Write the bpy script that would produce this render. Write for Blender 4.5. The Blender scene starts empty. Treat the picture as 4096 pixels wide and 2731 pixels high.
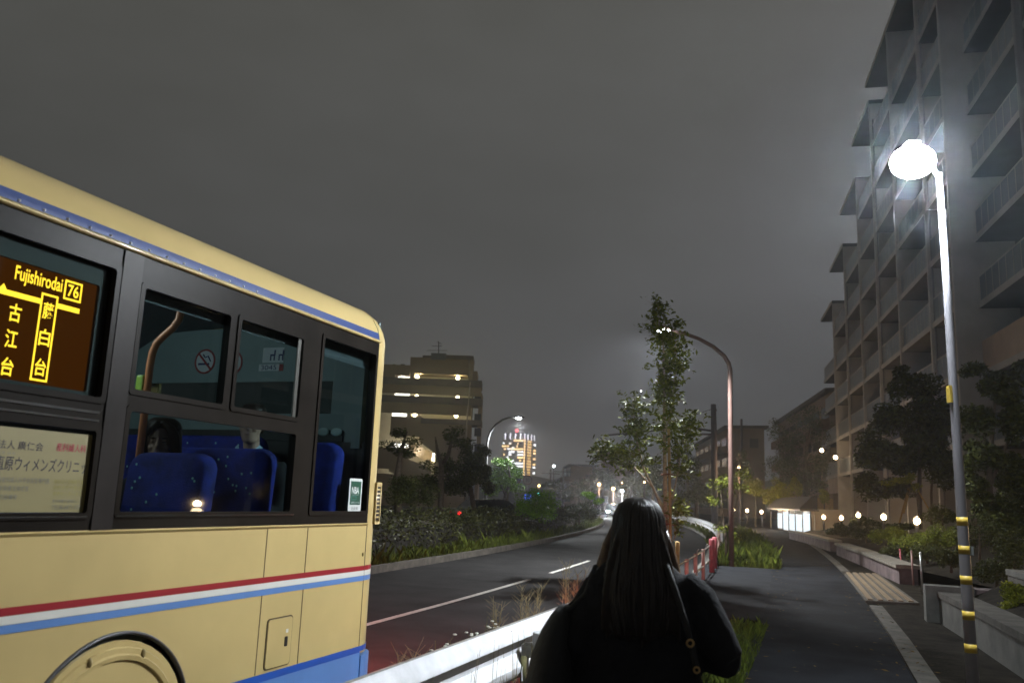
import bpy, bmesh, math, random
from math import sin, cos, pi, sqrt, radians, atan2
from mathutils import Vector, Matrix, Quaternion
V = Vector
random.seed(7)
scene = bpy.context.scene
COL = scene.collection

# ------------------------------------------------------------------ camera, world, exposure
# World axes: Y runs along the bus and the kerb, X to the right of it, Z up (metres).
PITCH, ROLL, YAW, FPX = 0.183, 0.0391, 0.3601, 3378.0
EYE = V((0, 0, 1.65))
_f = V((-sin(YAW) * cos(PITCH), cos(YAW) * cos(PITCH), sin(PITCH)))
_r0 = V((cos(YAW), sin(YAW), 0)); _u0 = _r0.cross(_f)
_r = _r0 * cos(ROLL) + _u0 * sin(ROLL)
_u = _u0 * cos(ROLL) - _r0 * sin(ROLL)
FWD = V((-sin(YAW), cos(YAW), 0)); RGT = _r0.copy()
cam_d = bpy.data.cameras.new("camera"); cam = bpy.data.objects.new("camera", cam_d); COL.objects.link(cam)
cam.matrix_world = Matrix(((_r.x, _u.x, -_f.x, EYE.x), (_r.y, _u.y, -_f.y, EYE.y), (_r.z, _u.z, -_f.z, EYE.z), (0, 0, 0, 1)))
cam_d.sensor_width = 36; cam_d.lens = FPX / 4096 * 36; cam_d.clip_start = 0.05; cam_d.clip_end = 5000
cam_d.dof.use_dof = True; cam_d.dof.focus_distance = 9.0; cam_d.dof.aperture_fstop = 3.2
scene.camera = cam
scene.view_settings.view_transform = 'Standard'; scene.view_settings.look = 'None'
scene.view_settings.exposure = 0; scene.view_settings.gamma = 1
cy = scene.cycles
cy.use_denoising = True; cy.max_bounces = 6; cy.diffuse_bounces = 2; cy.glossy_bounces = 3; cy.transmission_bounces = 4
cy.transparent_max_bounces = 16; cy.volume_bounces = 0; cy.sample_clamp_indirect = 2.0; cy.sample_clamp_direct = 0
cy.caustics_reflective = False; cy.caustics_refractive = False

world = bpy.data.worlds.new("World"); scene.world = world; world.use_nodes = True
wt = world.node_tree; wt.nodes.clear()
wo = wt.nodes.new('ShaderNodeOutputWorld'); bg = wt.nodes.new('ShaderNodeBackground')
sky = wt.nodes.new('ShaderNodeTexSky'); sky.sky_type = 'NISHITA'; sky.sun_disc = False
sky.sun_elevation = radians(-6); sky.sun_rotation = radians(200)
geo = wt.nodes.new('ShaderNodeTexCoord')
mp = wt.nodes.new('ShaderNodeMapping'); mp.inputs['Scale'].default_value = (1, 1, 2.6)
ns = wt.nodes.new('ShaderNodeTexNoise'); ns.inputs['Scale'].default_value = 2.2; ns.inputs['Detail'].default_value = 4; ns.inputs['Roughness'].default_value = .55
cr = wt.nodes.new('ShaderNodeValToRGB')
cr.color_ramp.elements[0].position = .3; cr.color_ramp.elements[0].color = (.107, .105, .099, 1)
cr.color_ramp.elements[1].position = .72; cr.color_ramp.elements[1].color = (.143, .141, .139, 1)
sx = wt.nodes.new('ShaderNodeSeparateXYZ')
grad = wt.nodes.new('ShaderNodeValToRGB')        # slightly bluish and brighter near the city horizon
grad.color_ramp.elements[0].position = 0; grad.color_ramp.elements[0].color = (1.03, 1.045, 1.15, 1)
grad.color_ramp.elements[1].position = .75; grad.color_ramp.elements[1].color = (.84, .84, .76, 1)
mul = wt.nodes.new('ShaderNodeMixRGB'); mul.blend_type = 'MULTIPLY'; mul.inputs[0].default_value = 1
add = wt.nodes.new('ShaderNodeMixRGB'); add.blend_type = 'ADD'; add.inputs[0].default_value = .05
L = wt.links.new
L(geo.outputs['Generated'], mp.inputs[0]); L(mp.outputs[0], ns.inputs['Vector']); L(ns.outputs[0], cr.inputs[0])
L(geo.outputs['Generated'], sx.inputs[0]); L(sx.outputs[2], grad.inputs[0])
L(cr.outputs[0], mul.inputs[1]); L(grad.outputs[0], mul.inputs[2]); L(mul.outputs[0], add.inputs[1]); L(sky.outputs[0], add.inputs[2])
az = wt.nodes.new('ShaderNodeValToRGB'); az.color_ramp.elements[0].position = .0; az.color_ramp.elements[0].color = (.62, .62, .58, 1)
az.color_ramp.elements[1].position = .62; az.color_ramp.elements[1].color = (1.03, 1.03, 1.03, 1)
hx = wt.nodes.new('ShaderNodeMath'); hx.operation = 'MULTIPLY_ADD'; hx.inputs[1].default_value = .5; hx.inputs[2].default_value = .5
m2 = wt.nodes.new('ShaderNodeMixRGB'); m2.blend_type = 'MULTIPLY'; m2.inputs[0].default_value = 1
L(sx.outputs[0], hx.inputs[0]); L(hx.outputs[0], az.inputs[0]); L(add.outputs[0], m2.inputs[1]); L(az.outputs[0], m2.inputs[2])
L(m2.outputs[0], bg.inputs[0]); bg.inputs[1].default_value = 1.0; L(bg.outputs[0], wo.inputs[0])

# ------------------------------------------------------------------ helpers
K = 4096 / 2352
def ray(px, py):
    x = px * K - 2048; y = py * K - 1365.5
    d = _f * FPX + _r * x - _u * y
    return d / d.dot(FWD)
def at(px, py, depth): return EYE + ray(px, py) * depth          # pixel (of the 2352 px wide view) at a depth in metres
def on(px, py, z=0.0):
    d = ray(px, py); return EYE + d * ((z - EYE.z) / d.z)
def lin(h):
    h = h.lstrip('#'); o = []
    for i in (0, 2, 4):
        c = int(h[i:i+2], 16) / 255
        o.append(c / 12.92 if c <= .04045 else ((c + .055) / 1.055) ** 2.4)
    return tuple(o)

_m = {}
def mat(name, col, rough=.6, metal=0., var=.18, scale=4., bump=0., bscale=40., spec=.5, island=0., coat=0.):
    if name in _m: return _m[name]
    m = bpy.data.materials.new(name); m.use_nodes = True; nt = m.node_tree; b = nt.nodes['Principled BSDF']
    b.inputs['Roughness'].default_value = rough; b.inputs['Metallic'].default_value = metal
    b.inputs['Specular IOR Level'].default_value = spec; b.inputs['Coat Weight'].default_value = coat
    if island: b.inputs['Specular IOR Level'].default_value = min(spec, .5) * (.6 if rough < .4 else .25)
    if coat: b.inputs['Coat Roughness'].default_value = .06
    tc = nt.nodes.new('ShaderNodeTexCoord'); n = nt.nodes.new('ShaderNodeTexNoise')
    n.inputs['Scale'].default_value = scale; n.inputs['Detail'].default_value = 5; n.inputs['Roughness'].default_value = .6
    r = nt.nodes.new('ShaderNodeValToRGB'); e = r.color_ramp.elements
    e[0].position = .32; e[1].position = .7
    e[0].color = (*[c * (1 - var) for c in col], 1); e[1].color = (*[min(c * (1 + var), 1) for c in col], 1)
    nt.links.new(tc.outputs['Object'], n.inputs['Vector']); nt.links.new(n.outputs[0], r.inputs[0])
    src = r.outputs[0]
    if island:
        g = nt.nodes.new('ShaderNodeNewGeometry'); rr = nt.nodes.new('ShaderNodeValToRGB'); q = rr.color_ramp.elements
        q[0].color = (1 - island, 1 - island, 1 - island * .8, 1); q[1].color = (1 + island * 1.2, 1 + island, 1 - island * .3, 1)
        mx = nt.nodes.new('ShaderNodeMixRGB'); mx.blend_type = 'MULTIPLY'; mx.inputs[0].default_value = 1
        nt.links.new(g.outputs['Random Per Island'], rr.inputs[0]); nt.links.new(src, mx.inputs[1]); nt.links.new(rr.outputs[0], mx.inputs[2]); src = mx.outputs[0]
    nt.links.new(src, b.inputs['Base Color'])
    if bump:
        n2 = nt.nodes.new('ShaderNodeTexNoise'); n2.inputs['Scale'].default_value = bscale; n2.inputs['Detail'].default_value = 4
        bp = nt.nodes.new('ShaderNodeBump'); bp.inputs['Strength'].default_value = bump; bp.inputs['Distance'].default_value = .02
        nt.links.new(tc.outputs['Object'], n2.inputs['Vector']); nt.links.new(n2.outputs[0], bp.inputs['Height']); nt.links.new(bp.outputs[0], b.inputs['Normal'])
    _m[name] = m; return m
def emit(name, col, s):
    if name in _m: return _m[name]
    m = bpy.data.materials.new(name); m.use_nodes = True; nt = m.node_tree; nt.nodes.clear()
    o = nt.nodes.new('ShaderNodeOutputMaterial'); e = nt.nodes.new('ShaderNodeEmission')
    e.inputs[0].default_value = (*col, 1); e.inputs[1].default_value = s; nt.links.new(e.outputs[0], o.inputs[0]); _m[name] = m; return m
def glass(name, tint, refl=1.0, rough=.02):
    if name in _m: return _m[name]
    m = bpy.data.materials.new(name); m.use_nodes = True; nt = m.node_tree; nt.nodes.clear()
    o = nt.nodes.new('ShaderNodeOutputMaterial'); t = nt.nodes.new('ShaderNodeBsdfTransparent'); t.inputs[0].default_value = (*tint, 1)
    g = nt.nodes.new('ShaderNodeBsdfGlossy'); g.inputs['Roughness'].default_value = rough; g.inputs[0].default_value = (refl, refl, refl, 1)
    f = nt.nodes.new('ShaderNodeLayerWeight'); f.inputs[0].default_value = .5
    p5 = nt.nodes.new('ShaderNodeMath'); p5.operation = 'POWER'; p5.inputs[1].default_value = 4.5; nt.links.new(f.outputs['Facing'], p5.inputs[0])
    ma = nt.nodes.new('ShaderNodeMath'); ma.operation = 'MULTIPLY_ADD'; ma.inputs[1].default_value = .9; ma.inputs[2].default_value = .035; nt.links.new(p5.outputs[0], ma.inputs[0])
    mx = nt.nodes.new('ShaderNodeMixShader'); nt.links.new(ma.outputs[0], mx.inputs[0]); nt.links.new(t.outputs[0], mx.inputs[1]); nt.links.new(g.outputs[0], mx.inputs[2])
    nt.links.new(mx.outputs[0], o.inputs[0]); _m[name] = m; return m

def tag(o, label=None, cat=None, group=None, kind=None):
    if label: o['label'] = label
    if cat: o['category'] = cat
    if group: o['group'] = group
    if kind: o['kind'] = kind
    return o
def thing(name, loc, label, cat, group=None):
    o = bpy.data.objects.new(name, None); COL.objects.link(o); o.location = loc; o.empty_display_size = .2
    return tag(o, label, cat, group)
def org(o):
    p = V((0, 0, 0))
    while o is not None: p = p + o.location; o = o.parent
    return p
def children(o): return list(o.children)
def copy_tree(o, parent=None):
    c = o.copy(); COL.objects.link(c)
    if parent is not None: c.parent = parent
    for ch in children(o): copy_tree(ch, c)
    return c
def link_mesh(name, me, m, parent=None, smooth=False):
    o = bpy.data.objects.new(name, me); COL.objects.link(o)
    me.materials.clear(); me.materials.append(m)
    if parent is not None: o.parent = parent
    if smooth: me.polygons.foreach_set('use_smooth', [True] * len(me.polygons))
    return o

class MB:
    def __init__(s): s.v = []; s.f = []
    def add(s, vs, fs):
        b = len(s.v); s.v += [V(p) for p in vs]; s.f += [tuple(i + b for i in f) for f in fs]; return s
    def quad(s, a, b, c, d): return s.add([a, b, c, d], [(0, 1, 2, 3)])
    def box(s, lo, hi):
        x0, y0, z0 = lo; x1, y1, z1 = hi
        return s.add([(x0,y0,z0),(x1,y0,z0),(x1,y1,z0),(x0,y1,z0),(x0,y0,z1),(x1,y0,z1),(x1,y1,z1),(x0,y1,z1)],
                     [(0,3,2,1),(4,5,6,7),(0,1,5,4),(1,2,6,5),(2,3,7,6),(3,0,4,7)])
    def obox(s, c, ax, ay, az):      # oriented box: centre and three half-axis vectors
        c, ax, ay, az = V(c), V(ax), V(ay), V(az); p = []
        for k in (-1, 1):
            for i, j in ((-1,-1),(1,-1),(1,1),(-1,1)): p.append(c + ax*i + ay*j + az*k)
        return s.add(p, [(0,3,2,1),(4,5,6,7),(0,1,5,4),(1,2,6,5),(2,3,7,6),(3,0,4,7)])
    def beam(s, a, b, w, h, up=(0, 0, 1)):
        a, b = V(a), V(b); d = b - a; ln = d.length; d = d.normalized(); sd = d.cross(V(up)).normalized(); u2 = sd.cross(d)
        return s.obox((a + b) / 2, d * ln / 2, sd * w / 2, u2 * h / 2)
    def tube(s, pts, rad, seg=10, cap=True):
        pts = [V(p) for p in pts]; n = len(pts)
        if not hasattr(rad, '__len__'): rad = [rad] * n
        prev = None; rings = []
        for i, p in enumerate(pts):
            t = (pts[min(i+1, n-1)] - pts[max(i-1, 0)]).normalized()
            if prev is None:
                a = t.cross(V((0, 0, 1)) if abs(t.z) < .9 else V((1, 0, 0))).normalized()
            else:
                a = (prev - t * prev.dot(t)).normalized()
            prev = a; b = t.cross(a)
            rings.append([p + (a * cos(2*pi*k/seg) + b * sin(2*pi*k/seg)) * rad[i] for k in range(seg)])
        return s.loft(rings, cap)
    def loft(s, rings, cap=True, closed=True):
        b = len(s.v); n = len(rings[0])
        for r in rings: s.v += [V(p) for p in r]
        for i in range(len(rings) - 1):
            for k in range(n if closed else n - 1):
                k2 = (k + 1) % n
                s.f.append((b + i*n + k, b + i*n + k2, b + (i+1)*n + k2, b + (i+1)*n + k))
        if cap and closed:
            s.f.append(tuple(b + k for k in range(n))[::-1]); s.f.append(tuple(b + (len(rings)-1)*n + k for k in range(n)))
        return s
    def ell(s, c, r, seg=16, rings=10, rot=None):
        c = V(c); rr = []
        for i in range(rings + 1):
            th = pi * i / rings; z = -cos(th); q = max(sin(th), .02)
            ring = []
            for k in range(seg):
                p = V((r[0]*q*cos(2*pi*k/seg), r[1]*q*sin(2*pi*k/seg), r[2]*z))
                if rot is not None: p = rot @ p
                ring.append(c + p)
            rr.append(ring)
        return s.loft(rr)
    def prism(s, poly, off):         # polygon (3D points) swept by a vector
        n = len(poly); off = V(off); p = [V(q) for q in poly]
        return s.add(p + [q + off for q in p], [tuple(range(n))[::-1], tuple(range(n, 2*n))] + [(i, (i+1) % n, n + (i+1) % n, n + i) for i in range(n)])
    def build(s, name, m, parent=None, smooth=False, origin=None, bevel=0, auto=None):
        o0 = org(parent) if parent is not None else (V(origin) if origin is not None else None)
        if o0 is None:
            xs = [p.x for p in s.v]; ys = [p.y for p in s.v]; zs = [p.z for p in s.v]
            o0 = V(((min(xs)+max(xs))/2, (min(ys)+max(ys))/2, min(zs)))
        me = bpy.data.meshes.new(name); me.from_pydata([tuple(p - o0) for p in s.v], [], s.f); me.update()
        bm = bmesh.new(); bm.from_mesh(me)
        if not getattr(s, 'leaf', False): bmesh.ops.recalc_face_normals(bm, faces=bm.faces)
        if bevel:
            try: bmesh.ops.bevel(bm, geom=[e for e in bm.edges], offset=bevel, segments=2, affect='EDGES', profile=.6, clamp_overlap=True)
            except Exception: pass
        bm.to_mesh(me); bm.free()
        o = link_mesh(name, me, m, parent, smooth)
        if parent is None: o.location = o0
        if auto is not None:
            for p in me.polygons: p.use_smooth = True
            try: me.set_sharp_from_angle(angle=auto)
            except Exception: pass
        return o

def grid_wall(m, fn, ys, zs, holes, t):
    """panel over ys x zs with rectangular holes; fn(y, z, depth) gives the point"""
    yc = sorted(set([ys[0], ys[1]] + [h[0] for h in holes] + [h[1] for h in holes])); zc = sorted(set([zs[0], zs[1]] + [h[2] for h in holes] + [h[3] for h in holes]))
    yc = [y for y in yc if ys[0] <= y <= ys[1]]; zc = [z for z in zc if zs[0] <= z <= zs[1]]
    def solid(i, j):
        if i < 0 or j < 0 or i >= len(yc)-1 or j >= len(zc)-1: return False
        y = (yc[i]+yc[i+1])/2; z = (zc[j]+zc[j+1])/2
        return not any(h[0] < y < h[1] and h[2] < z < h[3] for h in holes)
    for i in range(len(yc)-1):
        for j in range(len(zc)-1):
            if not solid(i, j): continue
            a, b, c, d = yc[i], yc[i+1], zc[j], zc[j+1]
            m.quad(fn(a,c,0), fn(b,c,0), fn(b,d,0), fn(a,d,0)); m.quad(fn(a,c,t), fn(a,d,t), fn(b,d,t), fn(b,c,t))
            if not solid(i-1, j): m.quad(fn(a,c,0), fn(a,d,0), fn(a,d,t), fn(a,c,t))
            if not solid(i+1, j): m.quad(fn(b,c,0), fn(b,c,t), fn(b,d,t), fn(b,d,0))
            if not solid(i, j-1): m.quad(fn(a,c,0), fn(a,c,t), fn(b,c,t), fn(b,c,0))
            if not solid(i, j+1): m.quad(fn(a,d,0), fn(b,d,0), fn(b,d,t), fn(a,d,t))
    return m

def text(body, c, xd, yd, w, h, m, name, parent, lift=.002, bold=0.):
    cu = bpy.data.curves.new(name, 'FONT'); cu.body = body; cu.size = 1; cu.resolution_u = 3; cu.offset = bold
    o = bpy.data.objects.new(name, cu); COL.objects.link(o)
    dg = bpy.context.evaluated_depsgraph_get(); me = bpy.data.meshes.new_from_object(o.evaluated_get(dg))
    bpy.data.objects.remove(o); bpy.data.curves.remove(cu)
    xs = [v.co.x for v in me.vertices]; ys = [v.co.y for v in me.vertices]
    if not xs: return None
    x0, x1, y0, y1 = min(xs), max(xs), min(ys), max(ys); xd, yd = V(xd), V(yd); nd = xd.cross(yd).normalized()
    o0 = org(parent)
    for v in me.vertices:
        a = (v.co.x - (x0+x1)/2) / max(x1-x0, 1e-6) * w; b = (v.co.y - (y0+y1)/2) / max(y1-y0, 1e-6) * h
        v.co = V(c) + xd*a + yd*b + nd*lift - o0
    return link_mesh(name, me, m, parent)

def remesh(shapes, name, m, parent, voxel=.012, smooth=4):
    me = bpy.data.meshes.new(name); o0 = org(parent)
    me.from_pydata([tuple(p - o0) for p in shapes.v], [], shapes.f); me.update()
    bm = bmesh.new(); bm.from_mesh(me); bmesh.ops.recalc_face_normals(bm, faces=bm.faces); bm.to_mesh(me); bm.free()
    o = bpy.data.objects.new(name, me); COL.objects.link(o)
    r = o.modifiers.new('r', 'REMESH'); r.mode = 'VOXEL'; r.voxel_size = voxel
    s = o.modifiers.new('s', 'SMOOTH'); s.factor = .5; s.iterations = smooth
    dg = bpy.context.evaluated_depsgraph_get(); m2 = bpy.data.meshes.new_from_object(o.evaluated_get(dg))
    bpy.data.objects.remove(o); bpy.data.meshes.remove(me)
    return link_mesh(name, m2, m, parent, True)

def lamp(name, loc, power, col, parent, radius=.06, kind='POINT', aim=None, angle=120, blend=.5):
    d = bpy.data.lights.new(name, kind); d.energy = power; d.color = col
    d.shadow_soft_size = radius
    o = bpy.data.objects.new(name, d); COL.objects.link(o); o.parent = parent; o.location = V(loc) - org(parent)
    if kind == 'SPOT':
        d.spot_size = radians(angle); d.spot_blend = blend
    if aim is not None: o.rotation_euler = (V(aim) - V(loc)).to_track_quat('-Z', 'Y').to_euler()
    return o

def leaves(m, c, r, n, size, rnd, shell=.35, flat=.0):
    """leaf blades spread through an ellipsoid, denser toward its outside"""
    m.leaf = True
    for _ in range(n):
        while True:
            p = V((rnd.uniform(-1,1), rnd.uniform(-1,1), rnd.uniform(-1,1)))
            if p.length <= 1 and (p.length > .55 or rnd.random() < shell): break
        q = V(c) + V((p.x*r[0], p.y*r[1], p.z*r[2]))
        a = V((rnd.gauss(0,1), rnd.gauss(0,1), rnd.gauss(0,.6))).normalized(); b = a.cross(V((rnd.gauss(0,1), rnd.gauss(0,1), rnd.gauss(0,1)))).normalized()
        l = size * rnd.uniform(.6, 1.35); w = l * .42
        m.add([q - a*l*.5, q + b*w*.5, q + a*l*.5 + V((0,0,-l*.12)), q - b*w*.5], [(0, 1, 2, 3)])
    return m
def crown(m, clumps, n, size, rnd, sub=5):
    tot = sum(r[0]*r[1]*r[2] for _, r in clumps) ** 1.0
    for c, r in clumps:
        k = max(int(n * (r[0]*r[1]*r[2]) / tot), 30)
        for _ in range(sub):
            d = V((rnd.uniform(-1,1), rnd.uniform(-1,1), rnd.uniform(-1,1))).normalized() * rnd.uniform(.25, .8)
            cc = V(c) + V((d.x*r[0], d.y*r[1], d.z*r[2])); f = rnd.uniform(.38, .62)
            leaves(m, cc, (r[0]*f, r[1]*f, r[2]*f), k // sub, size, rnd)
    return m

# ------------------------------------------------------------------ ground, road, kerbs, pavement
def bend(s):
    q = max(s - 10, 0); q2 = min(q, 120)
    return -(.035*q + .0019*q2*q2) - max(q - 120, 0) * .49
def Rr(s): return -2.55 + bend(s)              # right edge of the carriageway
def Lr(s): return -8.5 + bend(s)               # left edge
def SL(s): return -.85 + .75*bend(s)           # left edge of the asphalt footway
def SR(s): return .72 + .55*bend(s)            # right edge of the footway
SS = [-30, -10, 0, 4, 8, 12, 16, 20, 24, 28, 32, 36, 40, 46, 52, 58, 64, 70, 78, 86, 94, 104, 116, 130, 150, 180]
def strip(a, b, z, ss=SS, m=None):
    m = m or MB()
    for i in range(len(ss) - 1):
        s0, s1 = ss[i], ss[i+1]
        m.quad((a(s0), s0, z), (b(s0), s0, z), (b(s1), s1, z), (a(s1), s1, z))
    return m
def rail_box(a, w, z0, z1, ss=SS, m=None):     # a kerb or wall following a curve
    m = m or MB(); rings = []
    for s in ss: x = a(s); rings.append([(x - w/2, s, z0), (x + w/2, s, z0), (x + w/2, s, z1), (x - w/2, s, z1)])
    return m.loft(rings)

m_asph = mat('asphalt', (.037, .036, .036), .82, var=.34, scale=1.1, bump=.35, bscale=180, spec=.10)
m_foot = mat('footway_asphalt', (.022, .0235, .027), .85, var=.4, scale=1.3, bump=.5, bscale=140, spec=.07)
m_soil = mat('soil', (.024, .020, .015), .95, var=.6, scale=3, bump=.8, bscale=24, spec=.08)
m_conc = mat('concrete', (.14, .135, .12), .85, var=.28, scale=3, bump=.3, bscale=60)
m_cond = mat('worn_concrete', (.10, .09, .075), .88, var=.4, scale=4, bump=.4, bscale=50)
m_line = mat('road_paint', (.55, .54, .5), .6, var=.3, scale=9)
m_grass = mat('grass_blade', (.075, .10, .02), .7, var=.3, scale=2, island=.45)
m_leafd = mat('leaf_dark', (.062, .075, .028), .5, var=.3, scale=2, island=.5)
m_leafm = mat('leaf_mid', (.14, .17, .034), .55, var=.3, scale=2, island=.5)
m_leafy = mat('leaf_lamplit', (.20, .22, .03), .55, var=.3, scale=2, island=.45)  # warm lamp light put into the leaf colour
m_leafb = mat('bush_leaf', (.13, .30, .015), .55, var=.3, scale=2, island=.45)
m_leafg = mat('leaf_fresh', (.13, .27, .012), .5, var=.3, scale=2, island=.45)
m_leafr = mat('leaf_russet', (.050, .058, .022), .38, var=.35, scale=2, island=.5)
m_bark = mat('bark', (.11, .085, .06), .9, var=.35, scale=14, bump=.6, bscale=40)
m_barkp = mat('pale_bark', (.38, .30, .20), .85, var=.45, scale=22, bump=.4, bscale=50)
m_bamb = mat('stake_wood', (.42, .28, .10), .7, var=.25, scale=12)

g = MB().quad((-1500, -300, -.06), (1500, -300, -.06), (1500, 2600, -.06), (-1500, 2600, -.06)).build('ground', m_soil); tag(g, kind='structure')
tag(strip(lambda s: Lr(s) - .1, lambda s: Rr(s) + .1, 0).build('road', m_asph), kind='structure')
mk = MB()
for a, b in ((2.0, 17.2), (19.0, 23.8), (26.5, 32), (36, 42), (46, 52), (57, 63), (68, 74), (80, 86)):
    ss = [a + (b - a) * i / 6 for i in range(7)]
    strip(lambda s: -5.53 + bend(s) - .055, lambda s: -5.53 + bend(s) + .055, .005, ss, mk)
tag(mk.build('road_marking', m_line), kind='structure')
tag(rail_box(lambda s: Lr(s) - .18, .16, -.05, .15).build('kerb', m_cond), kind='structure')
tag(rail_box(lambda s: Rr(s) + .18, .16, -.05, .13).build('kerb', m_conc), kind='structure')
tag(strip(lambda s: Lr(s) - 60, lambda s: Lr(s) - .26, .10).build('lawn', m_soil), kind='structure')
tag(strip(lambda s: Rr(s) + .26, lambda s: SL(s) + .05, .09).build('verge', m_soil), kind='structure')
tag(strip(SL, SR, .12).build('footpath', m_foot), kind='structure')
tag(strip(lambda s: Rr(s) + .26, lambda s: SL(s) + .02, .124, [12.6, 14, 16, 18, 20, 22, 23.3]).build('footpath', mat('side_paving', (.026, .0275, .031), .85, var=.35, scale=1.5, bump=.5, bscale=120, spec=.07)), kind='structure')
tag(rail_box(lambda s: SR(s) + .11, .2, -.05, .135, [s for s in SS if s <= 15] + [15.8]).build('gutter_edge', m_cond), kind='structure')
tag(rail_box(lambda s: SR(s) + .11, .2, -.05, .135, [24, 28, 32, 36, 40, 46, 52]).build('gutter_edge', m_cond), kind='structure')
tag(strip(lambda s: SR(s) + .2, lambda s: 60, .10, [-30, 0, 8, 16, 24, 32, 40, 52, 70, 90, 120, 180]).build('planting_ground', m_soil), kind='structure')

def blades(m, x0f, x1f, s0, s1, z, n, h, rnd, dens=None, fl=0):
    m.leaf = True
    for _ in range(n):
        s = s0 + (s1 - s0) * rnd.random() ** (1.0 if dens is None else dens); x = x0f(s) + (x1f(s) - x0f(s)) * rnd.random()
        hh = h * rnd.uniform(.3, 1.1) * (.45 + .75*abs(sin(s*1.7 + x*2.3)*cos(s*.61 - x*1.9)) + (.9 if rnd.random() < .05 else 0)); a = rnd.uniform(0, 2*pi); ln = hh * rnd.uniform(.15, .7); w = .003 + .003 * rnd.random() + hh * .012
        d = V((cos(a), sin(a), 0)); p = V((-sin(a), cos(a), 0)) * w; b = V((x, s, z))
        m.add([b - p, b + p, b + d*ln*.35 + V((0,0,hh*.65)) + p*.6, b + d*ln + V((0,0,hh)), b + d*ln*.35 + V((0,0,hh*.65)) - p*.6], [(0, 1, 2, 3, 4)])
    return m
rg = random.Random(3)
gm = MB()
blades(gm, lambda s: Lr(s) - 1.3, lambda s: Lr(s) - .22, 9, 70, .1, 16000, .24, rg, 1.5)
tag(gm.build('kerbside_grass', m_grass), 'strip of grass growing along the far kerb below the hedge', 'grass', kind='stuff')
gm = MB()
blades(gm, lambda s: SL(s) - .25, lambda s: SL(s) + .1, 3.5, 12, .10, 3800, .13, rg, 1.2)
blades(gm, lambda s: Rr(s) + .3, lambda s: SL(s) - .2, 1.5, 12, .09, 2600, .15, rg)
tag(gm.build('verge_grass', m_grass), 'thin ragged grass along the near footway edge behind the walking woman', 'grass', kind='stuff')
gm = MB()
blades(gm, lambda s: Rr(s) + .5, lambda s: SL(s) + .25, 23.3, 60, .09, 26000, .26, rg, 1.6)
tag(gm.build('verge_grass', m_grass), 'tall rough grass around the brown lamp pole beyond the paved crossing', 'grass', kind='stuff')
gm = MB()
blades(gm, lambda s: Rr(s) + .1, lambda s: Rr(s) + .9, 33, 100, .02, 6000, .3, rg, 1.3)
tag(gm.build('roadside_grass', m_grass), 'green grass below the curving white guardrail in the distance', 'grass', kind='stuff')

fl_ = MB(); fl_.leaf = True; rf_ = random.Random(21)
for _ in range(900):
    s = 4 + 40 * rf_.random() ** 1.5; e_ = rf_.random()
    x = SR(s) - abs(rf_.gauss(0, .28)) + .25 if e_ < .6 else SL(s) + abs(rf_.gauss(0, .35)) if e_ < .9 else SL(s) + (SR(s) - SL(s)) * rf_.random()
    a = rf_.uniform(0, 2*pi); l = rf_.uniform(.018, .045); d = V((cos(a), sin(a), rf_.uniform(-.1, .25))) * l; p = V((-sin(a), cos(a), rf_.uniform(-.2, .2))) * l * .4; c = V((x, s, .142))
    fl_.add([c - d, c + p, c + d, c - p], [(0, 1, 2, 3)])
tag(fl_.build('fallen_leaves', mat('fallen_leaf', (.10, .065, .025), .8, var=.4, island=.5)), 'brown fallen leaves scattered along the edges of the footway', 'leaves', kind='stuff')

# ------------------------------------------------------------------ the bus
XS = -2.95; YB0, YB1 = -4.9, 5.45; XC = XS - 1.25
def side(y, z, out=0.0):          # point on the near flank
    return V((XS + out, y, z))
def fside(y, z, out=0.0): p = side(y, z, out); return V((2*XC - p.x, p.y, p.z))
c_cream = (.60, .455, .195)
m_cream = mat('cream_paint', c_cream, .32, var=.09, scale=1.6, coat=.35, bump=.03, bscale=3)
m_blk = mat('black_window_trim', (.019, .016, .0135), .36, var=.3, scale=3, spec=.05)
m_rub = mat('rubber', (.015, .014, .013), .6, var=.2)
m_red = mat('red_stripe', (.33, .02, .03), .35, var=.05); m_wht = mat('white_stripe', (.75, .73, .66), .35, var=.05)
m_blu = mat('light_blue_paint', (.12, .25, .55), .38, var=.07, scale=3); m_dbl = mat('deep_blue_paint', (.02, .09, .40), .35, var=.06)
m_nvy = mat('navy_stripe', (.022, .05, .19), .45, var=.08)
m_seam = mat('seam_line', (.12, .085, .04), .8, var=.1)
m_alu = mat('aluminium', (.45, .45, .45), .35, metal=.9, var=.1)
m_pan = mat('interior_panel', (.22, .30, .30), .6, var=.06)
m_flr = mat('interior_floor', (.06, .07, .07), .7)
m_dkin = mat('interior_dark', (.03, .035, .035), .6)
m_seat = mat('seat_moquette', (.006, .02, .24), .85, var=.5, scale=9, bump=.3, bscale=120)
m_pole = mat('orange_rail', (.98, .36, .15), .35, var=.05)
m_glass = glass('bus_glass', (.70, .77, .77)); m_glass2 = glass('bus_rear_glass', (.40, .46, .46))

bus = thing('city_bus', (XC, 0, 0), 'cream city bus with red white and blue stripes and an amber route display', 'bus')
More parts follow.
